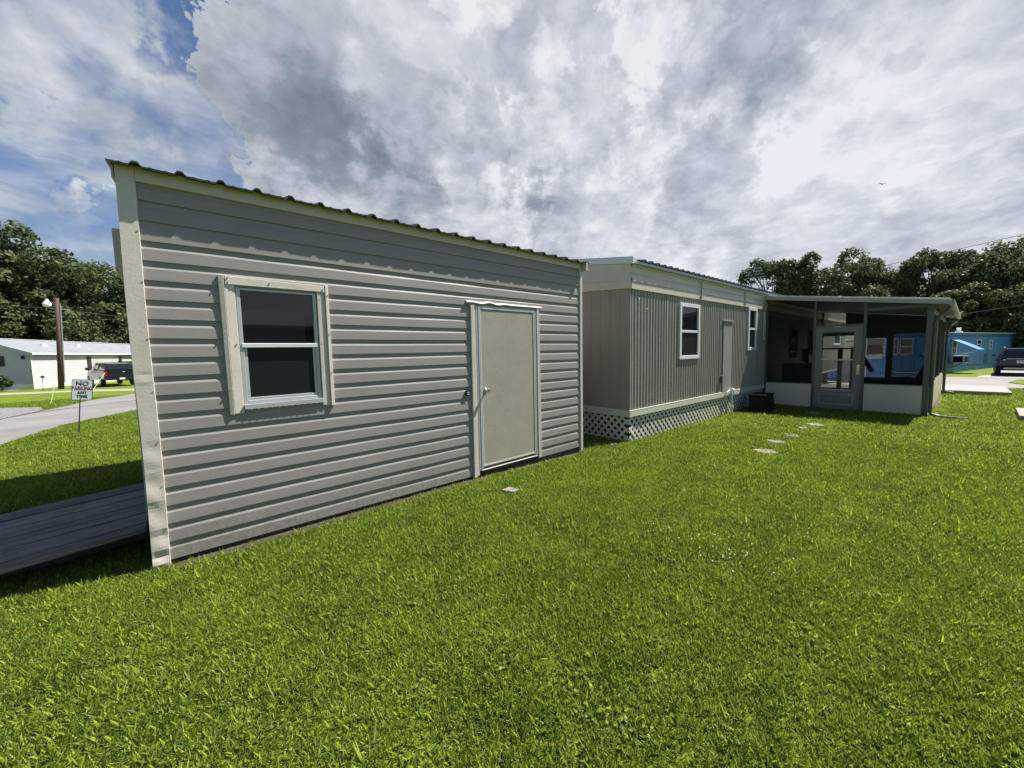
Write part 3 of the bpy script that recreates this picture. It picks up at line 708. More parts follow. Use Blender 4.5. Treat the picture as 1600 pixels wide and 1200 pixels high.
# ------------------------------------------------------------------ mobile home
TR = math.radians(-1.06)
home = empty('mobile_home', (5.9, 3.66, -0.07), TR, 'long taupe mobile home with ribbed metal walls, cream fascia and lattice skirting', 'mobile home')
TL, TD = 17.5, 3.7
ZB, ZW, ZF1, ZF2 = 0.57, 2.65, 2.785, 3.055
def rib_wall(L, z0, z1, pitch, depth, holes, top=None, wav=0.002, frac=(0.38, 0.12, 0.38)):
    mb = MB(); fl, rp, tp = frac; xs = []
    x = 0.0
    while x < L:
        for q, d in ((0, 0), (fl, 0), (fl + rp, -depth), (fl + rp + tp, -depth)):
            if x + q * pitch <= L: xs.append((x + q * pitch, d))
        x += pitch
    xs.append((L, 0))
    r = np.random.default_rng(4)
    for i in range(len(xs) - 1):
        a, da = xs[i]; b, db = xs[i + 1]; mid = (a + b) / 2
        spans = [(z0, z1 if top is None else None)]
        zs = [z0, z1]
        for hx0, hx1, hz0, hz1 in holes:
            if hx0 < mid < hx1: zs = [z0, hz0, hz1, z1]
        for q in range(0, len(zs), 2):
            za, zb = zs[q], zs[q + 1]; nseg = max(1, int((zb - za) / 0.4)); o = len(mb.v)
            for k in range(nseg + 1):
                z = za + (zb - za) * k / nseg
                for xx, dd in ((a, da), (b, db)):
                    zz = z if (top is None or z < z1 - 0.001) else z1 + top(xx)
                    mb.v.append((xx, dd + wav * math.sin(xx * 3.3 + z * 2.1) * math.sin(z * 4 + xx), zz))
            for k in range(nseg): mb.f.append((o + 2 * k, o + 2 * k + 1, o + 2 * k + 3, o + 2 * k + 2))
    return mb
W1 = (1.70, 2.575, 1.405, 2.53); W2 = (5.36, 5.98, 1.54, 2.66); W3 = (15.1, 16.4, 1.65, 2.45); W4 = (9.0, 9.8, 1.5, 2.4)
rib_wall(TL, ZB, ZW, 0.10, 0.0150, [W1, W2, W3]).build('front_wall', M_TWALL, home)
ew = rib_wall(TD, ZB, ZW, 0.205, 0.005, [], top=lambda t: 0.07 * min(t, TD - t), frac=(0.90, 0.02, 0.05), wav=0.003)
ew.v = [(v[1], v[0], v[2]) for v in ew.v]; ew.build('end_wall', M_TWALL, home)
MB().box(0.03, TL - 0.0, 0.04, TD, 0.50, ZF2).box(TL - 0.02, TL + 0.01, 0, TD, 0.5, ZF2).build('wall_core', M_TWALL, home)
MB().box(-0.006, 0.018, -0.018, -0.002, ZB, ZW).box(-0.012, -0.002, -0.018, 0.03, ZB, ZW).build('corner_trim', M_TWALL, home)
sm_ = MB()
for xx in (1.22, 3.66, 6.1): sm_.box(xx, xx + 0.03, -0.019, -0.004, ZB, ZW)
pieces(sm_, 'wall_seam', M_TWALL, home)
# base trim
MB().box(-0.03, 6.72, -0.032, 0.0, 0.455, ZB - 0.012).box(-0.03, TL, -0.034, -0.0, ZB - 0.010, ZB).build('base_trim', M_TRIMT, home, 0.003)
MB().box(-0.034, -0.004, -0.032, TD, 0.452, ZB + 0.004).build('base_trim', M_TRIMT, home, 0.003)
# lattice skirting
def lattice(L, H_, pitch, w, y=0.0, th=0.008, bend=None):
    mb = MB(); n = int((L + H_) / pitch) + 2
    for k in range(-1, n):
        for s_, yy in ((1, y), (-1, y - th - 0.001)):
            x0 = k * pitch
            if s_ > 0: pa, pb = (x0 - H_, 0.0), (x0, H_)
            else: pa, pb = (x0 - H_, H_), (x0, 0.0)
            (xa, za), (xb, zb) = pa, pb
            if xa < 0:
                t = (0 - xa) / (xb - xa); za = za + (zb - za) * t; xa = 0
            if xb > L:
                t = (L - xa) / (xb - xa) if xb != xa else 0; zb = za + (zb - za) * t; xb = L
            if xb - xa < 0.01: continue
            ns = 5; hw = w / 2 * 1.0
            dx, dz = (xb - xa), (zb - za); ln = math.hypot(dx, dz); px, pz = -dz / ln * hw, dx / ln * hw
            mb.hexa([(xa - px, yy - th, za - pz), (xb - px, yy - th, zb - pz), (xb - px, yy, zb - pz), (xa - px, yy, za - pz)],
                    [(xa + px, yy - th, za + pz), (xb + px, yy - th, zb + pz), (xb + px, yy, zb + pz), (xa + px, yy, za + pz)])
    return mb
lt = lattice(6.7, 0.50, 0.145, 0.045, 0.02)
lt.v = [(v[0], v[1] - (0.02 * math.exp(-v[0] * 3) * math.sin(v[2] * 9)), v[2] - 0.03) for v in lt.v]
lt.build('lattice_skirting', M_LATT, home)
le = lattice(TD, 0.50, 0.145, 0.045, 0.0)
le.v = [(-v[1] * -1 + 0.0, v[0] + 0.02, v[2] - 0.03) for v in le.v]
le.build('lattice_skirting', M_LATT, home)
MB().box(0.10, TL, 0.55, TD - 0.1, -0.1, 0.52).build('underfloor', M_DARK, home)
# fascia bands
fb = MB(); fb.box(0.0, TL, -0.040, 0.03, ZW - 0.005, ZF1 - 0.018).box(0.0, TL, -0.048, 0.03, ZF1 - 0.016, ZF1)
fb.build('fascia_band', M_CREAM2, home, 0.004)
f2 = MB(); N = 180; rr = np.random.default_rng(9); ph = rr.uniform(0, 6, 8)
profF = [(ZF1 + 0.001, -0.044), (ZF1 + 0.05, -0.030), (ZF1 + 0.10, -0.026), (ZF1 + 0.125, -0.034), (ZF1 + 0.13, -0.026), (ZF1 + 0.20, -0.022), (ZF2 - 0.045, -0.026), (ZF2 - 0.03, -0.045), (ZF2 - 0.002, -0.045)]
for i in range(N + 1):
    x = TL * i / N
    for q, (z, y) in enumerate(profF):
        w = sum(math.sin(x * (1 + j * 0.9) + ph[j]) for j in range(5)) * 0.0016
        dent = -0.02 * math.exp(-((x - 2.62) / 0.05) ** 2) if 1 < q < 6 else 0
        f2.v.append((x, y + w - dent, z))
n = len(profF)
for i in range(N):
    for q in range(n - 1): f2.f.append((i * n + q, (i + 1) * n + q, (i + 1) * n + q + 1, i * n + q + 1))
f2.build('fascia_panel', M_CREAM2, home)
stp = MB()
for xx in (2.60, 5.05): stp.box(xx, xx + 0.02, -0.06, -0.04, ZW + 0.02, ZF2 - 0.03)
stp.box(2.55, 2.66, -0.06, -0.048, ZW + 0.06, ZW + 0.075); pieces(stp, 'tie_strap', M_GSTEEL, home)
RS = 0.155
sl_ = lambda t: RS * min(t, TD - t)
ef = MB()
for (za, zb, dd, k0, k1) in ((ZW, ZF1 - 0.01, 0.040, 0.45, 0.7), (ZF1 - 0.008, ZF2, 0.028, 0.7, 1.0)):
    ys = [-0.03, TD / 2, TD]
    for a, b in ((0, 1), (1, 2)):
        y0, y1 = ys[a], ys[b]
        ef.hexa([(-dd, y0, za + k0 * sl_(max(0, y0))), (0.0, y0, za + k0 * sl_(max(0, y0))), (0.0, y1, za + k0 * sl_(y1)), (-dd, y1, za + k0 * sl_(y1))],
                [(-dd, y0, zb + k1 * sl_(max(0, y0))), (0.0, y0, zb + k1 * sl_(max(0, y0))), (0.0, y1, zb + k1 * sl_(y1)), (-dd, y1, zb + k1 * sl_(y1))])
ef.build('end_fascia', M_CREAM2, home, 0.003)
# roof: rake cap on the end, drip edge on the front, ribbed sheet above
rk = MB()
for y0, y1 in ((-0.10, TD / 2), (TD / 2, TD + 0.1)):
    z0_ = ZF2 + 0.005 + RS * min(y0, TD - y0); z1_ = ZF2 + 0.005 + RS * min(y1, TD - y1)
    rk.hexa([(-0.065, y0, z0_ - 0.0), (-0.03, y0, z0_ - 0.0), (-0.03, y1, z1_), (-0.065, y1, z1_)], [(-0.065, y0, z0_ + 0.115), (0.10, y0, z0_ + 0.115), (0.10, y1, z1_ + 0.115), (-0.065, y1, z1_ + 0.115)])
rk.build('rake_cap', M_WTRIM, home, 0.004)
MB().box(-0.02, TL, -0.095, -0.03, ZF2 - 0.004, ZF2 + 0.052).build('drip_edge', mat('blue_grey_drip', (0.34, 0.38, 0.40), 0.35, 0.06, 3, metal=0.3), home, 0.006)
rf = MB(); rr_ = []
x = 0.11
while x < TL:
    rr_ += [(x, 0.0), (x + 0.16, 0.0), (x + 0.178, 0.026), (x + 0.205, 0.026), (x + 0.222, 0.0)]; x += 0.228
for zoff in (0.0, -0.012):
    o = len(rf.v); n = len(rr_)
    for yy in (-0.115, TD / 2, TD + 0.115):
        for px, ph_ in rr_: rf.v.append((px, yy, ZF2 + 0.068 + RS * (min(yy, TD - yy)) + ph_ + zoff + 0.02))
    for r_ in range(2):
        for i in range(n - 1): rf.f.append((o + r_ * n + i, o + r_ * n + i + 1, o + (r_ + 1) * n + i + 1, o + (r_ + 1) * n + i))
for i in range(n - 1): rf.f.append((i, i + 1, len(rf.v) // 2 + i + 1, len(rf.v) // 2 + i))
rf.build('roof', mat('grey_green_roof_metal', (0.10, 0.125, 0.125), 0.4, 0.1, 4, metal=0.3), home)
MB().prism([(-0.03, ZF2), (TD + 0.03, ZF2), (TD / 2, ZF2 + RS * TD / 2 + 0.06)], 'x', -0.02, TL - 0.02).build('roof_core', M_CREAM2, home)
def home_window(parent, x0, x1, z0, z1, fr=0.07, mid=None, m=None, nm='window', dep=-0.045, y0=0.03, rail=0.05):
    m = m or M_WTRIM
    w = MB().box(x0, x0 + fr, dep, y0, z0, z1).box(x1 - fr, x1, dep, y0, z0, z1).box(x0 + fr, x1 - fr, dep, y0, z1 - fr, z1).box(x0 + fr, x1 - fr, dep, y0, z0, z0 + fr).build(nm, m, parent, 0.006)
    mid = mid or (z0 + z1) / 2
    MB().box(x0 + fr, x1 - fr, dep + 0.008, 0, mid - rail / 2, mid + rail / 2).build('meeting_rail', m, w, 0.003)
    MB().box(x0 + fr, x1 - fr, dep + 0.032, dep + 0.037, mid + rail / 2, z1 - fr).build('upper_pane', M_GLASS, w)
    MB().box(x0 + fr, x1 - fr, dep + 0.027, dep + 0.032, z0 + fr, mid - rail / 2).build('lower_pane', M_MESHPANE, w)
    return w
home_window(home, *W1, fr=0.075, mid=1.97)
home_window(home, *W2, fr=0.085, mid=2.10)
home_window(home, *W3, fr=0.06)
MB().box(6.52, 6.62, -0.05, -0.016, 1.80, 2.60).build('shutter', M_TRIMT, home, 0.004)
# access panel and its little hood
ap = MB().box(3.83, 4.31, -0.032, -0.016, 0.58, 2.24).build('access_panel', M_PANEL, home, 0.006)
MB().box(3.78, 4.36, -0.055, -0.012, 2.235, 2.265).build('panel_hood', M_PANEL, ap, 0.004)
MB().box(3.70, 3.79, -0.06, -0.015, 0.80, 0.98).build('hose_bib_box', M_GREYP, home, 0.006)
pp = MB(); pp.tube([(4.36, -0.05, -0.03), (4.36, -0.05, 0.50), (4.36, -0.035, 0.60)], 0.024, 10); pp.tube([(3.95, -0.05, 0.52), (4.15, -0.07, 0.60), (4.36, -0.06, 0.585), (4.5, -0.045, 0.60)], 0.014, 8)
pp.tube([(4.2, -0.09, 0.61), (4.3, -0.09, 0.61)], 0.03, 10)
pp.build('drain_pipe', M_WTRIM, home, smooth=True)
MB().tube([(4.44, -0.06, 0.55), (4.47, -0.07, 0.2), (4.5, -0.08, -0.02)], 0.012, 8).build('garden_hose', mat('green_hose', (0.01, 0.10, 0.07), 0.5), home, smooth=True)
cap = MB()
for (a, b, c_) in ((0.26, 2.50, 0.016), (0.52, 2.34, 0.010)): cap.disc((a, -0.015, b), (0, -1, 0), c_, 0.006, 12)
pieces(cap, 'cable_cap', M_WHITE, home)

# ------------------------------------------------------------------ screened porch
cr_, sr_ = math.cos(TR), math.sin(TR)
def T2W(lx, ly): return (5.9 + cr_ * lx - sr_ * ly, 3.66 + sr_ * lx + cr_ * ly)
pwx, pwy = T2W(6.75, 0)
porch = empty('screened_porch', (pwx, pwy, -0.08), TR, 'low screened porch with bronze frame and cream knee walls beside the taupe mobile home', 'porch')
PD = 6.3; PWD = 3.22
zr = lambda y: 2.955 + 0.138 * y         # underside of roof at local y (y negative outwards)
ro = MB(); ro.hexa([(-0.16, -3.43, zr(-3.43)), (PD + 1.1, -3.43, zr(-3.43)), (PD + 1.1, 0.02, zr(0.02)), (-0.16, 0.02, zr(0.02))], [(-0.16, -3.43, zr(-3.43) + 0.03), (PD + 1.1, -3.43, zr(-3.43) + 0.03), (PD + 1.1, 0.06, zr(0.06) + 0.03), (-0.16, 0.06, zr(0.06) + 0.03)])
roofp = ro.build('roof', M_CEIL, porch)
MB().hexa([(-0.17, -3.45, zr(-3.43) + 0.031), (PD + 1.12, -3.45, zr(-3.43) + 0.031), (PD + 1.12, 0.06, zr(0.06) + 0.031), (-0.17, 0.06, zr(0.06) + 0.031)], [(-0.17, -3.45, zr(-3.43) + 0.10), (PD + 1.12, -3.45, zr(-3.43) + 0.10), (PD + 1.12, 0.06, zr(0.06) + 0.10), (-0.17, 0.06, zr(0.06) + 0.10)]).build('roof_sheet', M_PROOF, roofp, 0.004)
MB().hexa([(-0.215, -3.48, zr(-3.48) - 0.025), (-0.172, -3.48, zr(-3.48) - 0.025), (-0.172, 0.10, zr(0.10) - 0.025), (-0.215, 0.10, zr(0.10) - 0.025)], [(-0.215, -3.48, zr(-3.48) + 0.075), (-0.172, -3.48, zr(-3.48) + 0.075), (-0.172, 0.10, zr(0.10) + 0.075), (-0.215, 0.10, zr(0.10) + 0.075)]).build('front_fascia', M_PROOF, roofp, 0.004)
MB().prism([(-3.51, zr(-3.45) + 0.07), (-3.53, zr(-3.45) - 0.03), (-3.50, zr(-3.45) - 0.06), (-3.44, zr(-3.45) - 0.05), (-3.44, zr(-3.45) - 0.006), (-3.49, zr(-3.45) - 0.0), (-3.495, zr(-3.45) + 0.07)], 'x', -0.2, PD + 1.13).build('gutter', M_PROOF, roofp)
# floor slab
MB().box(0.03, PD + 0.9, -PWD + 0.02, -0.02, -0.06, 0.09).build('floor', mat('porch_floor', (0.08, 0.08, 0.075), 0.8), porch)
DY0, DY1 = -1.13, -2.09
kw = MB().box(0, 0.05, DY0 + 0.03, -0.06, 0.02, 0.63)
k1 = kw.build('knee_wall', M_KNEE, porch, 0.003)
k2 = MB().box(0, 0.05, -PWD + 0.06, DY1 - 0.05, 0.02, 0.68).build('knee_wall', M_KNEE, porch, 0.003)
k3 = MB().box(0.0, PD, -PWD - 0.005, -PWD + 0.045, 0.02, 0.66).build('knee_wall', M_KNEE, porch, 0.003)
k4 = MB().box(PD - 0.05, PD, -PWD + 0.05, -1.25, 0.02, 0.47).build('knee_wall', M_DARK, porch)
def pbox(nm, x0, x1, y0, y1, z0, z1, m=M_POST, bev=0.003): return MB().box(x0, x1, y0, y1, z0, z1).build(nm, m, porch, bev)
pbox('post', 0.0, 0.05, -0.062, -0.02, 0.02, zr(-0.06) - 0.002)
pbox('post', -0.004, 0.05, DY0 - 0.030, DY0 + 0.025, 0.02, zr(DY0) - 0.006)
pbox('post', -0.004, 0.05, DY1 - 0.045, DY1 + 0.015, 0.02, zr(DY1) - 0.008)
pbox('post', -0.004, 0.08, -PWD, -PWD + 0.10, 0.0, zr(-PWD) - 0.004)
pbox('sill_rail', -0.008, 0.055, DY0 + 0.03, -0.064, 0.632, 0.652); pbox('sill_rail', -0.008, 0.055, -PWD + 0.105, DY1 - 0.05, 0.682, 0.702)
pbox('door_header', -0.004, 0.05, DY1 + 0.018, DY0 - 0.034, 2.105, 2.15)
pbox('roof_beam', 0.0, 0.05, -PWD + 0.105, -2.14, zr(-3.2) - 0.08, zr(-3.2) - 0.005)
for i, xx in enumerate((2.1, 4.2, 6.25)):
    pbox('post', xx, xx + 0.05, -PWD, -PWD + 0.05, 0.67, zr(-PWD) - 0.004)
pbox('side_rail', 0.085, PD, -PWD, -PWD + 0.045, 0.662, 0.69)
pbox('side_rail', 0.085, PD, -PWD, -PWD + 0.045, 2.30, 2.42)
# far wall members
far = M_POST
pbox('far_post', PD - 0.06, PD, -0.09, -0.02, 0.0, 2.9); pbox('far_post', PD - 0.06, PD, -1.32, -1.24, 0.0, 2.70)
pbox('far_post', PD - 0.06, PD, -2.04, -1.87, 0.0, 2.62); pbox('far_post', PD - 0.06, PD, -PWD, -2.84, 0.0, 2.45)
pbox('far_beam', PD - 0.065, PD + 0.005, -PWD + 0.02, -0.02, 1.98, 2.32, far)
pbox('far_beam', PD - 0.05, PD, -1.87, -1.325, 1.86, 1.985, far)
pbox('far_beam', PD - 0.065, PD + 0.005, -2.84, -0.70, 2.325, 2.80, M_DARK) if False else None
MB().hexa([(PD - 0.06, -PWD + 0.1, 2.30), (PD - 0.02, -PWD + 0.1, 2.30), (PD - 0.02, -0.74, 2.30), (PD - 0.06, -0.74, 2.30)], [(PD - 0.06, -PWD + 0.1, zr(-PWD) - 0.02), (PD - 0.02, -PWD + 0.1, zr(-PWD) - 0.02), (PD - 0.02, -0.74, zr(-0.74) - 0.02), (PD - 0.06, -0.74, zr(-0.74) - 0.02)]).build('far_gable', M_POST, porch)
# screens
def scr(nm, vs): return MB().add(vs, [(0, 1, 2, 3)]).build(nm, M_SCREEN, porch)
scr('screen', [(0.02, -0.06, 0.652), (0.02, DY0 + 0.025, 0.652), (0.02, DY0 + 0.025, zr(DY0)), (0.02, -0.06, zr(-0.06))])
scr('screen', [(0.02, DY0 - 0.03, 2.15), (0.02, DY1 + 0.015, 2.15), (0.02, DY1 + 0.015, zr(DY1)), (0.02, DY0 - 0.03, zr(DY0))])
scr('screen', [(0.02, DY1 - 0.045, 0.70), (0.02, -PWD + 0.1, 0.70), (0.02, -PWD + 0.1, zr(-PWD)), (0.02, DY1 - 0.045, zr(DY1))])
for a, b in ((0.08, 2.1), (2.15, 4.2), (4.25, 6.25)):
    scr('screen', [(a, -PWD + 0.025, 0.69), (b, -PWD + 0.025, 0.69), (b, -PWD + 0.025, 2.31), (a, -PWD + 0.025, 2.31)])
scr('screen', [(PD - 0.03, -2.04, 0.47), (PD - 0.03, -2.84, 0.47), (PD - 0.03, -2.84, 1.98), (PD - 0.03, -2.04, 1.98)])
pbox('far_rail', PD - 0.06, PD, -2.84, -2.04, 0.62, 0.66, M_TRIMT)
# storm door
dA, dB = DY0 - 0.034, DY1 + 0.018
gA, gB = -1.30, -1.915
sd = MB().box(-0.02, 0.02, gA, dA, 0.0, 2.10).box(-0.02, 0.02, dB, gB, 0.0, 2.10).box(-0.02, 0.02, gB, gA, 1.955, 2.10).box(-0.02, 0.02, gB, gA, 0.0, 0.50)
door2 = sd.build('storm_door', M_PDOOR, porch, 0.004)
MB().box(-0.003, 0.003, gB, gA, 1.29, 1.955).build('upper_glass', glass_mat('clear_glass', (0.02, 0.02, 0.02), 0.01, 0.85), door2)
MB().box(-0.010, -0.004, gB, gA, 0.50, 1.27).build('lower_glass', glass_mat('clear_glass_grimy', (0.10, 0.11, 0.10), 0.03, 0.60), door2)
pieces(MB().box(-0.016, 0.01, gB, gA, 1.262, 1.292).box(-0.016, 0.01, gB, gA, 0.50, 0.52), 'glass_rail', M_ALU, door2, 0.002)
kf = MB(); 
ky0, ky1, kz0, kz1 = -1.96, -1.27, 0.13, 0.41
kf.box(-0.028, -0.02, ky0, ky1, kz0, kz0 + 0.03).box(-0.028, -0.02, ky0, ky1, kz1 - 0.03, kz1).box(-0.028, -0.02, ky0, ky0 + 0.03, kz0 + 0.03, kz1 - 0.03).box(-0.028, -0.02, ky1 - 0.03, ky1, kz0 + 0.03, kz1 - 0.03)
kf.build('kick_panel', mat('pale_grey_trim', (0.30, 0.30, 0.27), 0.5), door2, 0.003)
MB().tube([(-0.02, -2.02, 1.12), (-0.06, -2.02, 1.10), (-0.06, -2.02, 0.97), (-0.02, -2.02, 0.94)], 0.011, 8).box(-0.03, -0.021, -2.045, -2.0, 0.92, 1.14).build('handle', M_CHROME, door2)
# downspouts
ds = MB(); ds.tube([(0.12, -3.44, zr(-3.5) - 0.05), (0.10, -3.43, zr(-3.5) - 0.12), (0.06, -3.30, 2.22), (0.04, -3.255, 2.10), (0.04, -3.255, 0.12), (0.02, -3.28, 0.06), (-0.02, -3.40, 0.03)], 0.036, 8)
ds.build('downspout', M_POST, porch)
ds2 = MB(); ds2.tube([(PD + 0.9, -3.44, zr(-3.5) - 0.05), (PD + 0.8, -3.43, zr(-3.5) - 0.14), (PD + 0.1, -3.32, 2.18), (PD + 0.02, -3.27, 2.08), (PD + 0.02, -3.27, 0.14), (PD + 0.0, -3.3, 0.07), (PD - 0.1, -3.5, 0.03)], 0.036, 8)
ds2.build('downspout', M_POST, porch)
MB().bar((-0.16, 0.05, 2.93), (-0.9, -0.02, 2.70), 0.02, 0.03).build('tie_rod', M_POST, porch)

def PWp(lx, ly):
    return (pwx + cr_ * lx - sr_ * ly, pwy + sr_ * lx + cr_ * ly)
iw = MB().box(0.10, PD - 0.1, -0.052, -0.030, 0.10, 2.50).build('shade_wall', mat('painted_porch_shade', (0.045, 0.048, 0.046), 0.5, 0.15, 2, stretch=(6, 1, 0.4)), porch)  # near-black sheet added over the home's wall, porch shade put into its colour
for a, b in ((2.2, 2.95), (4.3, 5.1)):
    fr_ = MB().box(a, b, -0.075, -0.053, 1.25, 1.29).box(a, b, -0.075, -0.053, 2.2, 2.24).box(a, a + .04, -0.075, -0.053, 1.29, 2.2).box(b - .04, b, -0.075, -0.053, 1.29, 2.2).build('inner_window', M_GREYP, iw)
    MB().box(a + .04, b - .04, -0.060, -0.053, 1.29, 2.2).build('pane', M_GLASS, fr_)
# things in the porch
bx, by = PWp(0.75, -0.72)
bin_ = empty('storage_bin', (bx, by, 0.01), TR, 'dark grey lidded bin behind the porch screen, papers on top', 'storage bin')
MB().hexa([(-0.30, -0.30, 0), (0.30, -0.30, 0), (0.30, 0.36, 0), (-0.30, 0.36, 0)], [(-0.34, -0.34, 0.98), (0.34, -0.34, 0.98), (0.34, 0.40, 0.98), (-0.34, 0.40, 0.98)]).build('body', M_GREYP, bin_, 0.02)
MB().hexa([(-0.37, -0.37, 0.985), (0.37, -0.37, 0.985), (0.37, 0.43, 0.985), (-0.37, 0.43, 0.985)], [(-0.32, -0.30, 1.07), (0.32, -0.30, 1.07), (0.32, 0.36, 1.07), (-0.32, 0.36, 1.07)]).build('lid', M_GREYP, bin_, 0.012)
pb = empty('paper_stack', (bx - 0.1, by + 0.05, 1.085), TR + 0.2, 'crumpled white papers lying on the grey bin in the porch', 'papers')
MB().hexa([(-0.1, -0.15, 0), (0.1, -0.15, 0), (0.1, 0.13, 0), (-0.1, 0.13, 0)], [(-0.08, -0.12, 0.03), (0.1, -0.13, 0.045), (0.08, 0.1, 0.02), (-0.09, 0.1, 0.035)]).build('sheets', M_WHITE, pb)
chx, chy = PWp(1.75, -2.68)
chair = empty('patio_chair', (chx, chy, 0.01), TR + 0.25, 'dark reclining patio chair behind the right porch screen', 'chair')
cb_ = MB()
def cpath(pts, w, th):
    for a, b in zip(pts[:-1], pts[1:]): cb_.bar((0, a[0], a[1]), (0, b[0], b[1]), w, th)
cpath([(0.30, 0.46), (-0.20, 0.42)], 0.50, 0.07); cb_.build('seat', M_BLACK, chair, 0.02)
cb_ = MB(); cpath([(-0.22, 0.44), (-0.36, 0.80), (-0.48, 1.12)], 0.48, 0.08); cb_.build('backrest', M_BLACK, chair, 0.02)
for s_ in (-1, 1):
    MB().bar((s_ * 0.27, 0.30, 0.64), (s_ * 0.27, -0.28, 0.66), 0.05, 0.03).build('armrest', M_BLACK, chair, 0.008)
    pieces(MB().bar((s_ * 0.27, 0.30, 0.0), (s_ * 0.27, 0.24, 0.63), 0.03).bar((s_ * 0.27, -0.34, 0.0), (s_ * 0.27, -0.20, 0.65), 0.03), 'leg', M_BLACK, chair, 0.004)
tx, ty = PWp(2.5, -2.35)
tb = empty('patio_table', (tx, ty, 0.01), TR, 'low dark patio table beside the reclining chair', 'table')
MB().box(-0.45, 0.45, -0.40, 0.40, 0.52, 0.56).build('table_top', M_BLACK, tb, 0.01)
for sx_ in (-1, 1):
    for sy_ in (-1, 1): MB().bar((sx_ * 0.4, sy_ * 0.35, 0), (sx_ * 0.4, sy_ * 0.35, 0.52), 0.035).build('leg', M_BLACK, tb)
# black stair rail inside
rx, ry = PWp(3.9, -0.2)
rail = empty('stair_railing', (rx, ry, 0.0), TR, 'black handrail with square posts seen through the storm door glass', 'railing')
MB().box(-0.03, 0.03, -1.16, 0.25, 1.42, 1.47).build('top_rail', M_BLACK, rail, 0.006)
for yy in (0.1, -0.80): MB().box(-0.04, 0.04, yy - 0.075, yy + 0.04, 0.0, 1.42).build('rail_post', M_BLACK, rail, 0.006)
MB().hexa([(-0.05, -1.28, 0.0), (0.05, -1.28, 0.0), (0.05, -1.08, 0.0), (-0.05, -1.08, 0.0)], [(-0.05, -1.24, 1.46), (0.05, -1.24, 1.46), (0.05, -1.08, 1.50), (-0.05, -1.08, 1.50)]).bar((0, -1.22, 1.45), (0, -1.62, 0.7), 0.09, 0.12).build('newel', M_BLACK, rail, 0.01)

# lattice privacy fence beyond the porch, carport behind it
lx_, ly_ = 23.9, 2.78
lf = empty('lattice_fence', (lx_, ly_, gzf(lx_, ly_)), PI / 2, 'pale lattice privacy fence seen through the storm door beyond the porch', 'fence')
l_ = lattice(0.62, 2.0, 0.11, 0.04, 0.0); l_.build('lattice', M_LATT, lf)
MB().box(-0.05, 0.0, -0.05, 0.02, 0, 2.06).box(0.62, 0.67, -0.05, 0.02, 0, 2.06).box(-0.05, 0.67, -0.05, 0.02, 2.062, 2.12).build('frame', M_TRIMT, lf, 0.004)

# ------------------------------------------------------------------ tv antenna behind the roof junction
ax_, ay_ = T2W(8.3, 0.55)
an = empty('tv_antenna', (ax_, ay_, 3.15), TR + PI / 2, 'silver rooftop television antenna with many rods above the porch roof join', 'antenna')
MB().tube([(0, 0, -0.15), (0, 0, 0.45)], 0.018, 8).build('mast', M_GSTEEL, an)
MB().bar((0.02, -0.9, -0.05), (0.06, 0.95, 0.72), 0.03).build('boom', M_BLACK, an)
er = MB()
for i in range(13):
    t = i / 12; y = -0.9 + 1.85 * t; z = -0.05 + 0.77 * t; xx = 0.02 + 0.04 * t; L = 0.21 + 0.05 * t
    if i == 6: L = 0.34
    er.tube([(xx - L, y, z + 0.02), (xx + L, y, z + 0.02)], 0.010, 6)
er.build('rods', M_ALU, an)

# ------------------------------------------------------------------ small things on the lawn
totex, totey = 11.1, 3.12
tote = empty('storage_tote', (totex, totey, -0.07), TR, 'black plastic tote box on the grass by the lattice skirting', 'tote')
MB().hexa([(-0.36, -0.20, 0), (0.36, -0.20, 0), (0.36, 0.20, 0), (-0.36, 0.20, 0)], [(-0.31, -0.16, 0.41), (0.31, -0.16, 0.41), (0.31, 0.20, 0.41), (-0.31, 0.20, 0.41)]).build('body', M_BLACK, tote, 0.02)
MB().box(-0.335, 0.335, -0.185, 0.22, 0.412, 0.455).build('lid', M_BLACK, tote, 0.012)
def blade_shape(nm, loc, rad, seed, h, m, sx=1.0, rz=0.0):
    r = random.Random(seed); n = 15; o = len([0]); mbs = MB()
    rad *= 0.55; pts = [(rad * sx * math.cos(2 * PI * k / n) * r.uniform(.5, 1.2), rad * math.sin(2 * PI * k / n) * r.uniform(.5, 1.2)) for k in range(n)]
    mbs.v = [(x, y, -0.03) for x, y in pts] + [(x, y, h) for x, y in pts] + [(x * 0.85, y * 0.85, h + 0.006 * r.uniform(.5, 1)) for x, y in pts]
    for q in (0, n):
        for k in range(n): mbs.f.append((q + k, q + (k + 1) % n, q + n + (k + 1) % n, q + n + k))
    mbs.f.append(tuple(2 * n + k for k in range(n)))
    ob = mbs.build(nm, m, None); ob.location = (loc[0], loc[1], gzf(*loc)); ob.rotation_euler = (0, 0, rz)
    return ob
STONES = [((9.82, 1.80), 0.30, 1.0, 'largest white stepping stone, nearest the porch shadow'), ((9.25, 1.88), 0.17, 1.2, 'thin pale sliver of stepping stone in front of the largest one'),
          ((8.34, 1.87), 0.26, 1.1, 'middle pale stepping stone half hidden by grass'), ((7.62, 1.90), 0.27, 1.1, 'mottled stepping stone between the middle one and the nearest one'),
          ((6.80, 1.86), 0.27, 1.1, 'grey sandy stepping stone nearest the camera in its row'), ((11.55, 2.12), 0.33, 1.1, 'shaded stepping stone right at the foot of the storm door'),
          ((2.74, 3.20), 0.13, 1.3, 'lone small white stone in the grass in front of the shed door')]
for i, (lc, rad, sx_, lb) in enumerate(STONES):
    s_ = blade_shape('stepping_stone', lc, rad, 20 + i, 0.016 if i != 6 else 0.022, M_STONE, sx_, 0.4 * i)
    tag(s_, lb, 'stepping stone', 'stepping stones set in the lawn')
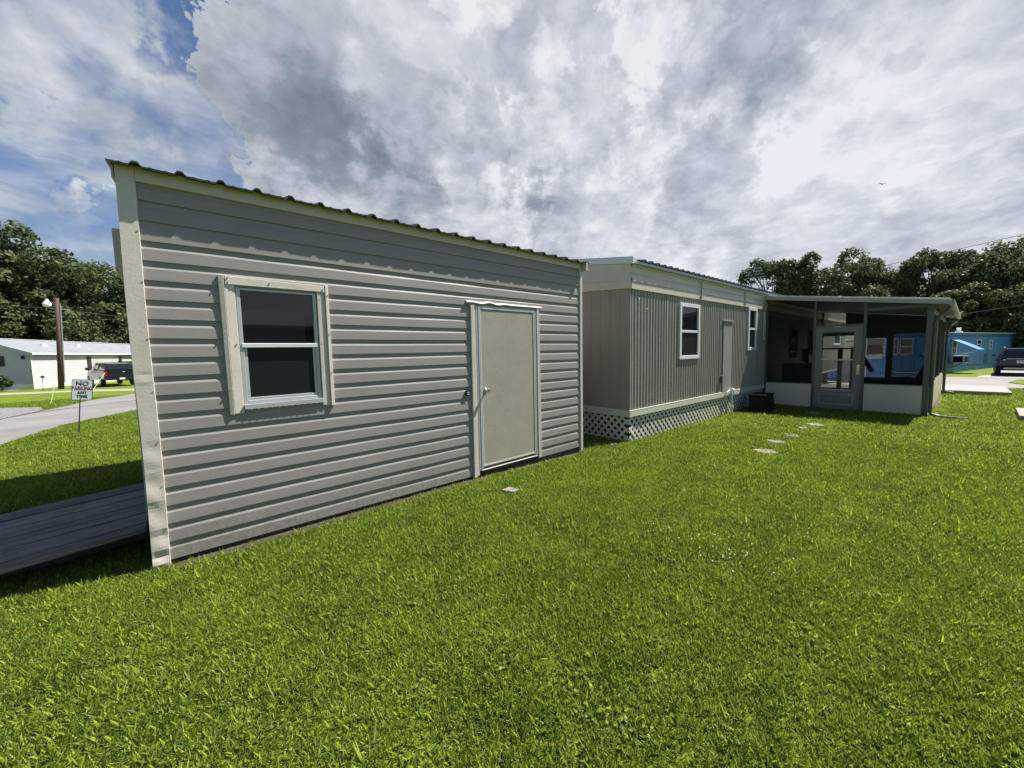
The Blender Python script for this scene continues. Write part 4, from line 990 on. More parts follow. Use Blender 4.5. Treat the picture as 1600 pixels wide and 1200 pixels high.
for i, lc in enumerate([(5.33, 3.93), (5.57, 3.77)]):
    s_ = blade_shape('concrete_block', lc, 0.12, 50 + i, 0.03, M_CONC, 1.3, 0.5)
    tag(s_, ['broken concrete pad by the end lattice, nearer the shed corner', 'bluish flat concrete pad at the foot of the mobile home corner'][i], 'concrete pad', 'concrete pads by the lattice skirting')
sp = MB().hexa([(0, 0, 0), (0.45, -0.03, 0), (0.45, 0.04, 0), (0, 0.05, 0)], [(0, 0, .05), (0.45, -0.03, .045), (0.45, 0.04, .045), (0, 0.05, .05)]).build('drain_spill', M_STONE)
sp.location = (12.5, 0.18, -0.07); sp.rotation_euler = (0, 0, -PI / 2); tag(sp, 'narrow pale strip lying in the grass at the front downspout', 'splash strip')

# ------------------------------------------------------------------ utility pole, lamp, wires
pz = gzf(-6.3, 44)
pole = empty('utility_pole', (-6.34, 44.0, pz), 0, 'brown wooden utility pole with a grey conduit in front of the white house', 'utility pole')
MB().tube([(0, 0, -0.1), (0.0, 0, 3.4), (-0.02, 0, 6.75)], [0.165, 0.14, 0.11], 14).build('pole_shaft', M_POLE, pole, smooth=True)
MB().tube([(0.19, -0.06, 0.5), (0.18, -0.06, 3), (0.145, -0.05, 6.3)], 0.035, 8).build('conduit', M_GSTEEL, pole)
MB().tube([(-0.02, 0, 6.7), (-0.15, -0.05, 6.55), (-0.15, -0.05, 6.75)], 0.02, 6).bar((-0.35, 0, 5.95), (0.6, 0, 5.95), 0.05).bar((-0.1, 0, 6.4), (-0.45, 0, 6.45), 0.05).build('bracket', M_GSTEEL, pole)
MB().tube([(-0.5, 0, 6.50), (-0.5, 0, 6.28)], [0.10, 0.25], 14).tube([(-0.5, 0, 6.63), (-0.5, 0, 6.50)], [0.06, 0.11], 10).build('lamp_head', M_WTRIM, pole)
MB().tube([(-0.5, 0, 6.28), (-0.5, 0, 6.10), (-0.5, 0, 6.05)], [0.24, 0.2, 0.08], 14).build('lamp_lens', M_WHITE, pole, smooth=True)
def wire(name, a, b, sag, label, r=0.018):
    pts = []
    for i in range(17):
        t = i / 16; p = Vector(a).lerp(Vector(b), t); p.z -= sag * 4 * t * (1 - t); pts.append(p)
    o = MB().tube(pts, r, 5).build(name, M_CABLE); tag(o, label, 'wire'); return o
wire('overhead_wire', (-6.5, 44, 5.5), (-21, 36, 8.2), 0.9, 'thin dark wire leaving the pole lamp towards the upper left')
wire('overhead_wire', (-6.0, 44, 5.45), (9, 47, 5.6), 0.6, 'thin dark wire leaving the pole to the right behind the shed')
wire('overhead_wire', (49.8, 6.0, 8.6), (49.9, -12, 11.2), 0.15, 'higher thin wire in front of the right-hand treetops')
wire('overhead_wire', (44.0, 1.2, 3.5), (50, -10, 5.9), 0.25, 'lower sagging wire rising to the right above the blue house')
gw = MB().tube([(0, 0, 0), (0.62, 1.8, 1.35)], 0.014, 6).build('guy_wire', mat('yellow_guard', (0.42, 0.44, 0.28), 0.6)); gw.location = (-3.42, 29.0, gzf(-3.4, 29)); tag(gw, 'slanting yellowish guy wire guard behind the parking sign', 'guy wire')
gw = MB().tube([(0, 0, 0), (0.05, 1.2, 0.95)], 0.010, 6).build('guy_wire', mat('yellow_guard', (0.42, 0.44, 0.28), 0.6)); gw.location = (-4.4, 27.8, gzf(-4.4, 27.8)); tag(gw, 'nearly upright thin guy wire left of the utility pole', 'guy wire')

pole.rotation_euler = (0, 0.045, 0)
# ------------------------------------------------------------------ parking sign
sg = empty('parking_sign', (-1.56, 12.2, gzf(-1.6, 12.2)), 0.12, 'white NO PARKING ANY TIME sign on a leaning steel post', 'sign')
sg.rotation_euler = (0.0, 0.095, 0.13)
MB().bar((-0.028, 0.02, -0.1), (-0.028, 0.02, 1.17), 0.035, 0.02).build('sign_post', mat('rusty_dark_post', (0.035, 0.03, 0.03), 0.7), sg)
def rrect(w, h, r, n=6):
    pts = []
    for cx_, cz_, a0 in ((w / 2 - r, h / 2 - r, 0), (-w / 2 + r, h / 2 - r, 90), (-w / 2 + r, -h / 2 + r, 180), (w / 2 - r, -h / 2 + r, 270)):
        for k in range(n + 1):
            a = math.radians(a0 + 90 * k / n); pts.append((cx_ + r * math.cos(a), cz_ + r * math.sin(a)))
    return pts
spn = MB().prism([(x, z + 0.955) for x, z in rrect(0.305, 0.44, 0.03)], 'y', 0.0, 0.003).build('sign_panel', M_SIGNW, sg)
brd = MB(); oo = rrect(0.305, 0.44, 0.03); ii = rrect(0.287, 0.422, 0.024)
n = len(oo); brd.v = [(x, -0.0015, z + 0.955) for x, z in oo] + [(x, -0.0015, z + 0.955) for x, z in ii]; brd.f = [(k, (k + 1) % n, n + (k + 1) % n, n + k) for k in range(n)]
brd.build('sign_border', M_BLKINK, spn)
for body, sz, zz, mm, sxx in (('NO', 0.125, 1.085, M_BLKINK, 0.95), ('PARKING', 0.108, 0.985, M_REDINK, 0.66), ('ANY', 0.088, 0.895, M_BLKINK, 0.80), ('TIME', 0.088, 0.812, M_BLKINK, 0.85)):
    text('lettering', body, sz, (0, -0.003, zz), (PI / 2, 0, 0), mm, spn, sxx, 0.0012)
MB().disc((-0.02, 0.0, 1.155), (0, -1, 0), 0.008, 0.006, 8).disc((-0.02, 0.0, 0.76), (0, -1, 0), 0.008, 0.006, 8).build('sign_bolts', M_BLKINK, spn)

# ------------------------------------------------------------------ white house
wh_a = math.atan2(0.92, 0.392)
wh = empty('white_mobile_home', (-8.05, 46.3, -0.5), wh_a, 'white mobile home with grey shingle roof behind the utility pole', 'mobile home')
WL, WD_, WE = 20.0, 5.6, 2.78
# local x along the sunlit long wall, local y towards the gable's far side
def lap(mb, axis, a0, a1, z0, z1, c=0.13, out=-1, y=0.0):
    z = z0
    while z < z1 - 0.01:
        zt = min(z + c, z1)
        if axis == 'x': mb.add([(a0, y - 0.02, z), (a1, y - 0.02, z), (a1, y, zt), (a0, y, zt), (a0, y, z), (a1, y, z)], [(0, 1, 2, 3), (4, 5, 1, 0)])
        else: mb.add([(y - 0.02, a0, z), (y - 0.02, a1, z), (y, a1, zt), (y, a0, zt), (y, a0, z), (y, a1, z)], [(0, 1, 2, 3), (4, 5, 1, 0)])
        z = zt
lp = MB(); lap(lp, 'x', 0.08, WL, 0.42, WE); lp.build('long_wall', M_WSID, wh)
lp = MB(); lap(lp, 'y', 0.02, WD_, 0.42, WE, out=-1); lp.build('end_wall', M_WSID, wh)
MB().prism([(0.0, WE), (WD_, WE), (WD_ / 2, WE + 1.05)], 'x', -0.01, 0.05).build('gable', M_WSID, wh)
MB().box(0.05, WL, 0.03, WD_, 0.0, WE).build('wall_core', M_WSID, wh)
MB().box(-0.005, WL, -0.012, 0.03, 0.0, 0.41).box(-0.012, -0.005, -0.01, WD_, 0, 0.41).build('skirting', mat('pale_skirting', (0.58, 0.60, 0.63), 0.6, 0.06, 2), wh)
MB().box(-0.03, 0.10, -0.04, -0.022, 0.0, WE).build('corner_trim', M_TRIMT, wh)
wr = MB(); sl2 = 1.05 / (WD_ / 2)
for y0, y1 in ((-0.30, WD_ / 2), (WD_ / 2, WD_ + 0.30)):
    z0_ = WE + sl2 * min(y0, WD_ - y0); z1_ = WE + sl2 * min(y1, WD_ - y1)
    wr.hexa([(-0.25, y0, z0_ + 0.01), (WL + .2, y0, z0_ + 0.01), (WL + .2, y1, z1_ + 0.01), (-0.25, y1, z1_ + 0.01)], [(-0.25, y0, z0_ + 0.09), (WL + .2, y0, z0_ + 0.09), (WL + .2, y1, z1_ + 0.09), (-0.25, y1, z1_ + 0.09)])
wrf = wr.build('roof', M_WROOF, wh)
MB().box(-0.27, WL + .2, -0.33, -0.302, WE - 0.15, WE - 0.02).box(-0.27, WL, WD_ / 2 - 0.12, WD_ / 2 + 0.12, WE + 1.14, WE + 1.17).build('roof_edge', M_WTRIM, wrf)
rkk = MB(); rkk.hexa([(-0.28, -0.32, WE - 0.24), (-0.255, -0.32, WE - 0.24), (-0.255, WD_ / 2, WE + 0.92), (-0.28, WD_ / 2, WE + 0.92)], [(-0.28, -0.32, WE - 0.03), (-0.255, -0.32, WE - 0.03), (-0.255, WD_ / 2, WE + 1.13), (-0.28, WD_ / 2, WE + 1.13)])
rkk.build('rake_board', mat('blue_grey_rake_paint', (0.40, 0.44, 0.48), 0.6), wh)  # rake board in one even blue-grey
for xx in (3.6, 7.4): MB().tube([(xx, 1.4, WE + 0.55), (xx, 1.4, WE + 0.80)], [0.22, 0.15], 10).build('roof_vent', M_WTRIM, wrf)
ww = MB().box(6.4, 10.2, -0.05, -0.022, 1.2, 2.4).build('window', M_WTRIM, wh)
bl = MB()
for i in range(36): bl.box(6.45 + i * 0.104, 6.45 + i * 0.104 + 0.085, -0.062, -0.052, 1.24, 2.36)
bl.build('blinds', mat('pale_vertical_blinds', (0.45, 0.46, 0.45), 0.6), ww)
MB().box(5.85, 6.36, -0.06, -0.022, 1.1, 2.45).build('shutter', M_SHUT, wh); MB().box(10.25, 10.7, -0.06, -0.022, 1.1, 2.45).build('shutter', M_SHUT, wh)
MB().box(-0.06, -0.022, 1.45, 2.6, 1.78, 2.56).build('window', M_SHUT, wh)
MB().box(-0.14, -0.02, 0.30, 0.34, 2.35, 2.55).tube([(-0.16, 0.32, 2.3), (-0.16, 0.32, 2.55)], [0.10, 0.06], 8).build('wall_lantern', M_BLACK, wh)
# carport roof edge on posts beyond the truck
cpx = empty('carport', (-8.05 + 0.392 * 10.6 + 0.92 * 0.35, 46.3 + 0.92 * 10.6 - 0.392 * 0.35, -0.5), wh_a, 'small carport with dark flat roof beside the black pickup', 'carport')
MB().box(-0.5, 7, -3.4, -0.1, 2.45, 2.58).build('roof', M_POST, cpx)
for a, b in ((-0.2, -3.2), (-0.2, -1.2), (3.5, -3.2), (6.8, -3.2)): MB().box(a, a + 0.12, b, b + 0.12, 0, 2.45).build('post', mat('grey_carport_post', (0.3, 0.31, 0.32), 0.6), cpx)

# ------------------------------------------------------------------ vehicles
def wheel(parent, x, y, z, r, w, side):
    wr_ = MB().disc((x, y - w / 2, z), (0, 1, 0), r, w, 22, [(0, r * 0.88), (w * 0.12, r), (w * 0.88, r), (w, r * 0.88)]).build('wheel', M_TYRE, parent, smooth=False)
    yo = y + side * (w / 2 + 0.004)
    rm = MB().disc((x, yo, z), (0, side, 0), r * 0.62, 0.012, 20)
    for k in range(5):
        a = 2 * PI * k / 5; rm.bar((x, yo + side * 0.012, z), (x + math.cos(a) * r * 0.6, yo + side * 0.012, z + math.sin(a) * r * 0.6), 0.05, 0.02, (0, 1, 0))
    rm.build('rim', M_RIM, wr_)
def car_body(parent, sides, width, m, name='body', nose=0.0):
    """loft of side profile stations: (x, z_low, z_high, half_width_low, half_width_high)"""
    mb = MB(); n = 10
    for x, zl, zh, wl, whh in sides:
        ring = []
        for k, (u, v) in enumerate([(-1, 0.0), (-1.0, 0.35), (-0.995, 0.72), (-0.96, 0.93), (-0.86, 1.0), (0.86, 1.0), (0.96, 0.93), (0.995, 0.72), (1.0, 0.35), (1, 0.0)]):
            hw = wl + (whh - wl) * v; ring.append((x, u * hw, zl + (zh - zl) * v))
        mb.v += ring
    for i in range(len(sides) - 1):
        for k in range(n): mb.f.append((i * n + k, i * n + (k + 1) % n, (i + 1) * n + (k + 1) % n, (i + 1) * n + k))
    mb.f.append(tuple(range(n))); mb.f.append(tuple(range((len(sides) - 1) * n, len(sides) * n))[::-1])
    return mb.build(name, m, parent, 0.02)
# SUV: local x forward, rear at x=0
suv = empty('parked_suv', (36.6, -2.62, -0.44), -0.03, 'slate blue SUV parked nose away beside the blue mobile home', 'car')
car_body(suv, [(0.0, 0.40, 0.98, 0.84, 0.80), (0.06, 0.36, 1.06, 0.90, 0.86), (0.6, 0.30, 1.08, 0.92, 0.88), (3.2, 0.30, 1.04, 0.92, 0.87), (4.1, 0.32, 0.98, 0.90, 0.82), (4.55, 0.38, 0.80, 0.82, 0.74)], 1.84, M_CARG)
gh = MB().hexa([(0.08, -0.84, 1.03), (3.45, -0.82, 1.03), (3.45, 0.82, 1.03), (0.08, 0.84, 1.03)], [(0.50, -0.60, 1.60), (2.35, -0.60, 1.62), (2.35, 0.60, 1.62), (0.50, 0.60, 1.60)]).build('cabin', M_CARG, suv, 0.05)
MB().hexa([(0.055, -0.74, 1.07), (0.075, -0.74, 1.07), (0.075, 0.74, 1.07), (0.055, 0.74, 1.07)], [(0.43, -0.58, 1.54), (0.47, -0.58, 1.54), (0.47, 0.58, 1.54), (0.43, 0.58, 1.54)]).build('rear_window', M_CGLASS, suv)
for s_ in (-1, 1):
    MB().hexa([(0.55, s_ * 0.833, 1.08), (3.1, s_ * 0.818, 1.08), (3.1, s_ * 0.84, 1.08), (0.55, s_ * 0.855, 1.08)], [(0.80, s_ * 0.64, 1.52), (2.4, s_ * 0.64, 1.52), (2.4, s_ * 0.66, 1.52), (0.80, s_ * 0.66, 1.52)]).build('side_window', M_CGLASS, suv)
    MB().hexa([(-0.012, s_ * 0.56, 0.86), (0.18, s_ * 0.92, 0.86), (0.14, s_ * 0.80, 0.86), (0.03, s_ * 0.56, 0.86)], [(-0.005, s_ * 0.56, 1.01), (0.20, s_ * 0.905, 1.04), (0.14, s_ * 0.80, 1.04), (0.03, s_ * 0.56, 1.01)]).build('taillight', M_RED, suv, 0.01)
    MB().hexa([(-0.014, s_ * 0.56, 0.925), (0.02, s_ * 0.76, 0.925), (0.04, s_ * 0.74, 0.925), (0.01, s_ * 0.56, 0.925)], [(-0.014, s_ * 0.56, 0.965), (0.02, s_ * 0.76, 0.985), (0.04, s_ * 0.74, 0.985), (0.01, s_ * 0.56, 0.965)]).build('reversing_light', M_WHITE, suv)
    MB().bar((0.6, s_ * 0.60, 1.66), (2.4, s_ * 0.60, 1.67), 0.035).build('roof_rail', M_ALU, suv, 0.01)
    MB().box(2.9, 3.02, s_ * 0.90, s_ * 1.06, 1.08, 1.22).build('wing_mirror', M_CARG, suv, 0.02)
MB().hexa([(-0.05, -0.78, 0.34), (0.05, -0.90, 0.34), (0.05, 0.90, 0.34), (-0.05, 0.78, 0.34)], [(-0.06, -0.80, 0.62), (0.04, -0.91, 0.62), (0.04, 0.91, 0.62), (-0.06, 0.80, 0.62)]).build('rear_bumper', M_BLACK, suv, 0.03)
MB().box(-0.085, -0.055, -0.62, 0.62, 0.40, 0.50).build('bumper_trim', M_GSTEEL, suv, 0.012)
pt = MB().box(-0.03, -0.012, -0.16, 0.16, 0.76, 0.91).build('licence_plate', M_WHITE, suv, 0.004)
MB().box(-0.034, -0.031, -0.10, -0.03, 0.80, 0.87).box(-0.034, -0.031, 0.03, 0.11, 0.80, 0.87).build('plate_marks', mat('plate_green', (0.10, 0.16, 0.12), 0.6), pt)
MB().bar((-0.02, -0.52, 1.02), (-0.02, 0.52, 1.02), 0.02, 0.025).build('hatch_trim', M_ALU, suv)
for xx in (0.85, 3.65):
    for s_ in (-1, 1): wheel(suv, xx, s_ * 0.80, 0.345, 0.345, 0.22, s_)
# pickup truck: local x forward
ta = math.radians(106)
truck = empty('pickup_truck', (-3.05, 43.5, -0.5), ta, 'black pickup truck parked in front of the white mobile home, tail towards the road', 'pickup truck')
car_body(truck, [(0.02, 0.62, 1.30, 0.98, 0.97), (1.95, 0.55, 1.32, 1.0, 0.98), (4.0, 0.50, 1.30, 1.0, 0.97), (5.2, 0.50, 1.26, 1.0, 0.94), (5.75, 0.55, 1.15, 0.94, 0.86)], 2.0, M_CARB)
MB().hexa([(1.85, -0.92, 1.28), (4.45, -0.90, 1.26), (4.45, 0.90, 1.26), (1.85, 0.92, 1.28)], [(2.05, -0.72, 1.88), (3.60, -0.70, 1.90), (3.60, 0.70, 1.90), (2.05, 0.72, 1.88)]).build('cab', M_CARB, truck, 0.04)
MB().hexa([(0.05, -0.93, 1.30), (1.86, -0.91, 1.30), (1.86, 0.91, 1.30), (0.05, 0.93, 1.30)], [(0.40, -0.72, 1.80), (1.98, -0.72, 1.86), (1.98, 0.72, 1.86), (0.40, 0.72, 1.80)]).build('bed_cover', M_CARB, truck, 0.03)
MB().hexa([(0.015, -0.80, 1.35), (0.045, -0.80, 1.35), (0.045, 0.80, 1.35), (0.015, 0.80, 1.35)], [(0.33, -0.66, 1.75), (0.36, -0.66, 1.75), (0.36, 0.66, 1.75), (0.33, 0.66, 1.75)]).build('rear_window', M_CGLASS, truck)
for s_ in (-1, 1):
    for a, b, c_, d_ in ((2.15, 3.0, 2.22, 2.98), (3.06, 4.1, 3.04, 3.58)):
        MB().hexa([(a, s_ * 0.915, 1.33), (b, s_ * 0.905, 1.33), (b, s_ * 0.92, 1.33), (a, s_ * 0.93, 1.33)], [(c_, s_ * 0.735, 1.83), (d_, s_ * 0.73, 1.83), (d_, s_ * 0.75, 1.83), (c_, s_ * 0.755, 1.83)]).build('side_window', M_CGLASS, truck)
    MB().box(-0.012, 0.10, s_ * 0.80, s_ * 0.985, 0.86, 1.24).build('taillight', M_RED, truck, 0.01)
    MB().box(3.95, 4.15, s_ * 1.02, s_ * 1.25, 1.30, 1.52).build('wing_mirror', M_BLACK, truck, 0.03)
    MB().box(2.5, 2.75, s_ * 1.005, s_ * 1.03, 1.10, 1.14).box(3.4, 3.65, s_ * 1.005, s_ * 1.03, 1.10, 1.14).build('door_handle', M_BLACK, truck)
MB().box(-0.14, 0.06, -0.95, 0.95, 0.52, 0.70).build('rear_bumper', M_CARB, truck, 0.03)
MB().box(-0.01, 0.022, -0.74, 0.74, 0.74, 1.27).build('tailgate', M_CARB, truck, 0.01)
MB().box(-0.16, -0.145, -0.16, 0.16, 0.56, 0.70).build('licence_plate', M_WHITE, truck)
MB().box(-0.03, -0.012, -0.2, -0.08, 1.12, 1.18).build('tailgate_handle', M_ALU, truck)
for xx in (1.15, 4.85):
    for s_ in (-1, 1): wheel(truck, xx, s_ * 0.88, 0.42, 0.42, 0.26, s_)

# ------------------------------------------------------------------ blue mobile home
ba = math.atan2(-0.252, 0.968)
bh = empty('blue_mobile_home', (38.34, 0.55, -0.47), ba, 'bright blue mobile home with a blue window awning across the right-hand road', 'mobile home')
BL0, BL1, BZ = -16.0, 16.4, 2.70
# local +x recedes to the right; the visible wall is local y = 0, facing -y
bw = MB(); z = 0.36
bw.box(BL0, BL1, 0.0, 4.0, 0.36, BZ); bw.build('wall', M_BLUE, bh)
bt = MB()
for xx in np.arange(BL0 + 0.5, BL1, 1.22): bt.box(xx, xx + 0.03, -0.01, -0.0, 0.40, 2.42)
bt.build('wall_battens', M_BLUE, bh)
MB().box(BL0, BL1, -0.03, 0.0, 2.44, BZ - 0.002).box(BL0, BL1, -0.025, 0.0, 0.34, 0.42).build('blue_band', M_BLUE3, bh)
MB().box(BL0, BL1, 0.03, 3.95, -0.1, 0.36).build('skirting', M_BLUE, bh)
MB().box(BL0 - .1, BL1 + .1, -0.10, 4.1, BZ, BZ + 0.05).build('roof', M_WTRIM, bh)
MB().tube([(6.9, 1.0, BZ + .04), (6.9, 1.0, BZ + 0.2)], 0.22, 10).tube([(6.9, 1.0, BZ + 0.2), (6.9, 1.0, BZ + 0.48)], [0.09, 0.14], 8).build('roof_vent', M_WTRIM, bh)
def bwin(x0, x1, z0, z1, nm='window', split=None, pane=M_BLIND):
    w = MB().box(x0 - .06, x1 + .06, -0.04, -0.005, z1, z1 + .06).box(x0 - .06, x1 + .06, -0.04, -0.005, z0 - .06, z0).box(x0 - .06, x0, -0.04, -0.005, z0, z1).box(x1, x1 + .06, -0.04, -0.005, z0, z1).build(nm, M_WTRIM, bh)
    MB().box(x0, x1, -0.045, -0.006, (z0 + z1) / 2 - .03, (z0 + z1) / 2 + .03).build('meeting_rail', M_WTRIM, w)
    MB().box(x0, x1, -0.018, -0.004, z0, z1).build('pane', pane, w)
    return w
bwin(-6.15, -4.5, 1.45, 2.30); bwin(-6.95, -6.5, 1.45, 2.30)
bwin(-10.3, -8.2, 1.40, 2.36); bwin(-12.6, -11.2, 1.4, 2.30)
bwin(1.95, 2.66, 1.20, 2.14, pane=mat('warm_dim_pane', (0.10, 0.095, 0.05), 0.3)); bwin(6.75, 7.5, 1.6, 2.18, pane=M_GLASS); bwin(9.45, 9.95, 1.55, 2.15, pane=M_BLUE3)
MB().box(-4.0, -3.1, -0.03, -0.004, 0.42, 2.4).build('door', M_BLUE, bh)
MB().box(8.45, 9.2, -0.015, -0.002, 0.45, 1.15).build('access_panel', M_BLUE3, bh)
MB().tube([(-3.35, -0.1, 1.3), (-3.05, -0.1, 1.3)], 0.12, 10).build('electric_meter', M_BLUE3, bh)
MB().tube([(0.55, -0.08, 2.05), (0.75, -0.08, 1.9), (0.95, -0.08, 1.3), (1.2, -0.09, 0.8), (1.9, -0.12, 0.55)], 0.05, 8).build('cable_conduit', M_BLUE3, bh)
# awning
aw = MB(); N = 8
for i in range(N + 1):
    t = i / N; yy = -1.25 * t; zz = 2.28 - 0.62 * t - 0.10 * t * t
    aw.v += [(1.7, yy, zz), (2.95, yy, zz)]
for i in range(N): aw.f.append((2 * i, 2 * i + 1, 2 * i + 3, 2 * i + 2))
o = len(aw.v)
for i in range(N + 1):
    t = i / N; yy = -1.25 * t; zz = 2.28 - 0.62 * t - 0.10 * t * t - 0.03
    aw.v += [(1.7, yy, zz), (2.95, yy, zz)]
for i in range(N): aw.f.append((o + 2 * i, o + 2 * i + 2, o + 2 * i + 3, o + 2 * i + 1))
aw.box(1.7, 2.95, -1.28, -1.25, 1.44, 1.57)
aw.build('awning', M_BLUE2, bh); MB().bar((2.9, -1.2, 1.55), (2.9, -0.02, 1.15), 0.03).bar((1.75, -1.2, 1.55), (1.75, -0.02, 1.15), 0.03).build('awning_strut', M_WTRIM, bh)
acx, acy = 38.34 + 0.968 * 2.25 - 0.252 * -0.0, 0.55 - 0.252 * 2.25
ac = empty('window_air_conditioner', (acx, acy, -0.47 + 0.66), ba, 'boxy white air conditioner jutting from the blue wall under the awning', 'air conditioner')
MB().box(-0.35, 0.40, -0.62, -0.01, 0.0, 0.50).build('case', M_WTRIM, ac, 0.01)
MB().box(-0.362, -0.352, -0.55, -0.10, 0.06, 0.44).box(-0.28, 0.0, -0.632, -0.622, 0.06, 0.44).build('grille', M_BLACK, ac)
MB().box(0.05, 0.34, -0.632, -0.622, 0.06, 0.44).build('fan_grille', M_GREYP, ac)
MB().bar((-0.2, -0.5, 0), (-0.2, -0.02, -0.3), 0.04).build('bracket', M_BLACK, ac)
# for sale sign in its window
fs = empty('for_sale_sign', (38.34 + 0.968 * -9.3 - 0.252 * 0.06, 0.55 - 0.252 * -9.3 - 0.968 * 0.06, -0.47), ba, 'dark FOR SALE sign with red letters in the blue house window', 'sign')
MB().box(-0.95, 0.80, -0.012, 0.0, 1.50, 1.98).build('sign_panel', mat('dark_sign_face', (0.05, 0.02, 0.025), 0.5), fs)
MB().box(-0.95, 0.80, -0.013, 0.0, 1.24, 1.495).build('blank_strip', mat('cream_strip', (0.50, 0.50, 0.42), 0.6), fs)
text('lettering', 'FOR', 0.27, (-0.08, -0.016, 1.86), (PI / 2, 0, 0), M_REDINK, fs, 1.2, 0.008); text('lettering', 'SALE', 0.27, (-0.08, -0.016, 1.63), (PI / 2, 0, 0), M_REDINK, fs, 1.35, 0.008)

# ------------------------------------------------------------------ trees
def leaf_quads(pts, nrm, size, r):
    n = len(pts)
    d = r.normal(size=(n, 3)); d /= np.linalg.norm(d, axis=1)[:, None]
    a = np.cross(d, nrm); a /= (np.linalg.norm(a, axis=1)[:, None] + 1e-9); b = np.cross(a, nrm) ; b /= (np.linalg.norm(b, axis=1)[:, None] + 1e-9)
    s = size * r.uniform(0.55, 1.35, (n, 1))
    q = np.stack([pts - a * s * 0.5, pts + b * s * 0.32, pts + a * s * 0.6, pts - b * s * 0.32], 1)
    return q
def crown_mesh(name, seed, H, R, z0, nlobe, nleaf, leaf=0.3, m=None, flat=0.8, core=0.0):
    r = np.random.default_rng(seed)
    lobes = []
    for i in range(nlobe):
        t = r.uniform(0, 1); z = z0 + (H - z0) * (0.12 + 0.80 * t)
        rad = R * (1.0 - 0.75 * abs(t - 0.35) ** 1.2) * math.sqrt(r.uniform(0.05, 1)); a = r.uniform(0, 2 * PI)
        lobes.append((rad * math.cos(a), rad * math.sin(a), z, R * r.uniform(0.20, 0.40) * (1.1 - 0.35 * t)))
    lobes.append((0, 0, H - R * 0.28, R * 0.30))
    L = np.array(lobes); w = L[:, 3] ** 2; w /= w.sum()
    k = r.choice(len(L), nleaf, p=w)
    d = r.normal(size=(nleaf, 3)); d /= np.linalg.norm(d, axis=1)[:, None]
    d[:, 2] = np.where(d[:, 2] < -0.3, -d[:, 2], d[:, 2])
    rr2 = L[k, 3:4] * (0.72 + 0.36 * r.uniform(0, 1, (nleaf, 1)) + 0.10 * r.normal(size=(nleaf, 1)))
    # break every lobe into twig clumps
    sub = r.integers(0, 14, nleaf); tw = np.random.default_rng(seed + 99).normal(size=(len(L) * 14, 3)); tw /= np.linalg.norm(tw, axis=1)[:, None]
    dd = d * 0.55 + tw[k * 14 + sub] * 0.75; dd /= np.linalg.norm(dd, axis=1)[:, None]
    p = L[k, :3] + dd * rr2 * np.array([1, 1, flat])
    nr = dd * 0.6 + r.normal(size=(nleaf, 3)) * 0.6 + np.array([0, 0, 0.3]); nr /= np.linalg.norm(nr, axis=1)[:, None]
    q = leaf_quads(p, nr, leaf, r).reshape(-1, 3)
    me = bpy.data.meshes.new(name); nf = nleaf
    me.vertices.add(nf * 4); me.vertices.foreach_set('co', q.ravel().astype(np.float32))
    me.loops.add(nf * 4); me.loops.foreach_set('vertex_index', np.arange(nf * 4, dtype=np.int32))
    me.polygons.add(nf); me.polygons.foreach_set('loop_start', np.arange(0, nf * 4, 4, dtype=np.int32))
    me.update(calc_edges=True); me.validate()
    me.materials.append(m or M_LEAF)
    return me, lobes
def trunk_mesh(name, lobes, H, seed, r0=0.28):
    r = random.Random(seed); mb = MB(); zt = H * 0.62
    pts = [(r.uniform(-.15, .15) * i, r.uniform(-.15, .15) * i, zt * i / 5) for i in range(6)]
    mb.tube(pts, [r0 * (1 - 0.13 * i) for i in range(6)], 9)
    for lx, ly, lz, lr in lobes[:: max(1, len(lobes) // 12)]:
        j = r.randint(2, 5); b0 = Vector(pts[j]); b1 = Vector((lx, ly, lz)); mid = b0.lerp(b1, .5) + Vector((0, 0, -0.3))
        mb.tube([b0, mid, b1], [r0 * .42, r0 * .26, r0 * .1], 6)
    me_o = mb.build(name, M_BARK); me = me_o.data; bpy.data.objects.remove(me_o); return me
VAR = []
for i, (H_, R_, z0_, nl, nf, m_) in enumerate([(12, 4.6, 2.6, 26, 15000, M_LEAF), (12, 4.0, 4.2, 20, 11000, M_LEAF), (12, 5.2, 1.2, 34, 17000, M_LEAF), (12, 3.4, 5.0, 15, 8000, M_LEAF), (12, 4.2, 0.4, 30, 14000, M_LEAF2)]):
    cm, lb_ = crown_mesh('crown_%s' % 'abcde'[i], 40 + i, H_, R_, z0_, nl, nf, 0.30, m_)
    VAR.append((cm, trunk_mesh('trunk_%s' % 'abcde'[i], lb_, H_, i)))
def tree(x, y, H_, v, rz, wscale, label, group):
    z = gzf(x, y); t = empty('tree', (x, y, z), rz, label, 'tree', group)
    k = H_ / 12.0; t.scale = (k * wscale, k * wscale, k)
    a = bpy.data.objects.new('crown', VAR[v][0]); C.objects.link(a); a.parent = t
    b = bpy.data.objects.new('trunk', VAR[v][1]); C.objects.link(b); b.parent = t
    return t
GL = 'trees behind the white mobile home'
def polar(x, y, s): return x * s, y * s
LT = [(-18.5, 72, 18.0, 0, 1.1, 'tall tree cut by the left edge of the photo'), (-13.2, 73.5, 18.6, 0, 1.0, 'tallest sunlit tree just inside the left edge'), (-11.0, 76, 14.5, 2, 1.15, 'lower tree filling the dip right of the tallest sunlit tree'),
      (-8.6, 73, 14.6, 1, 1.05, 'dark broad tree directly behind the utility pole'), (-6.4, 70, 14.0, 2, 1.0, 'bushy tree right of the utility pole'), (-3.6, 72, 13.6, 0, 1.0, 'tree touching the left edge of the shed'),
      (0.5, 72, 12.6, 2, 1.0, 'tree mostly hidden behind the shed corner'), (-15.5, 66, 11.5, 4, 1.0, 'paler low tree above the white house gable')]
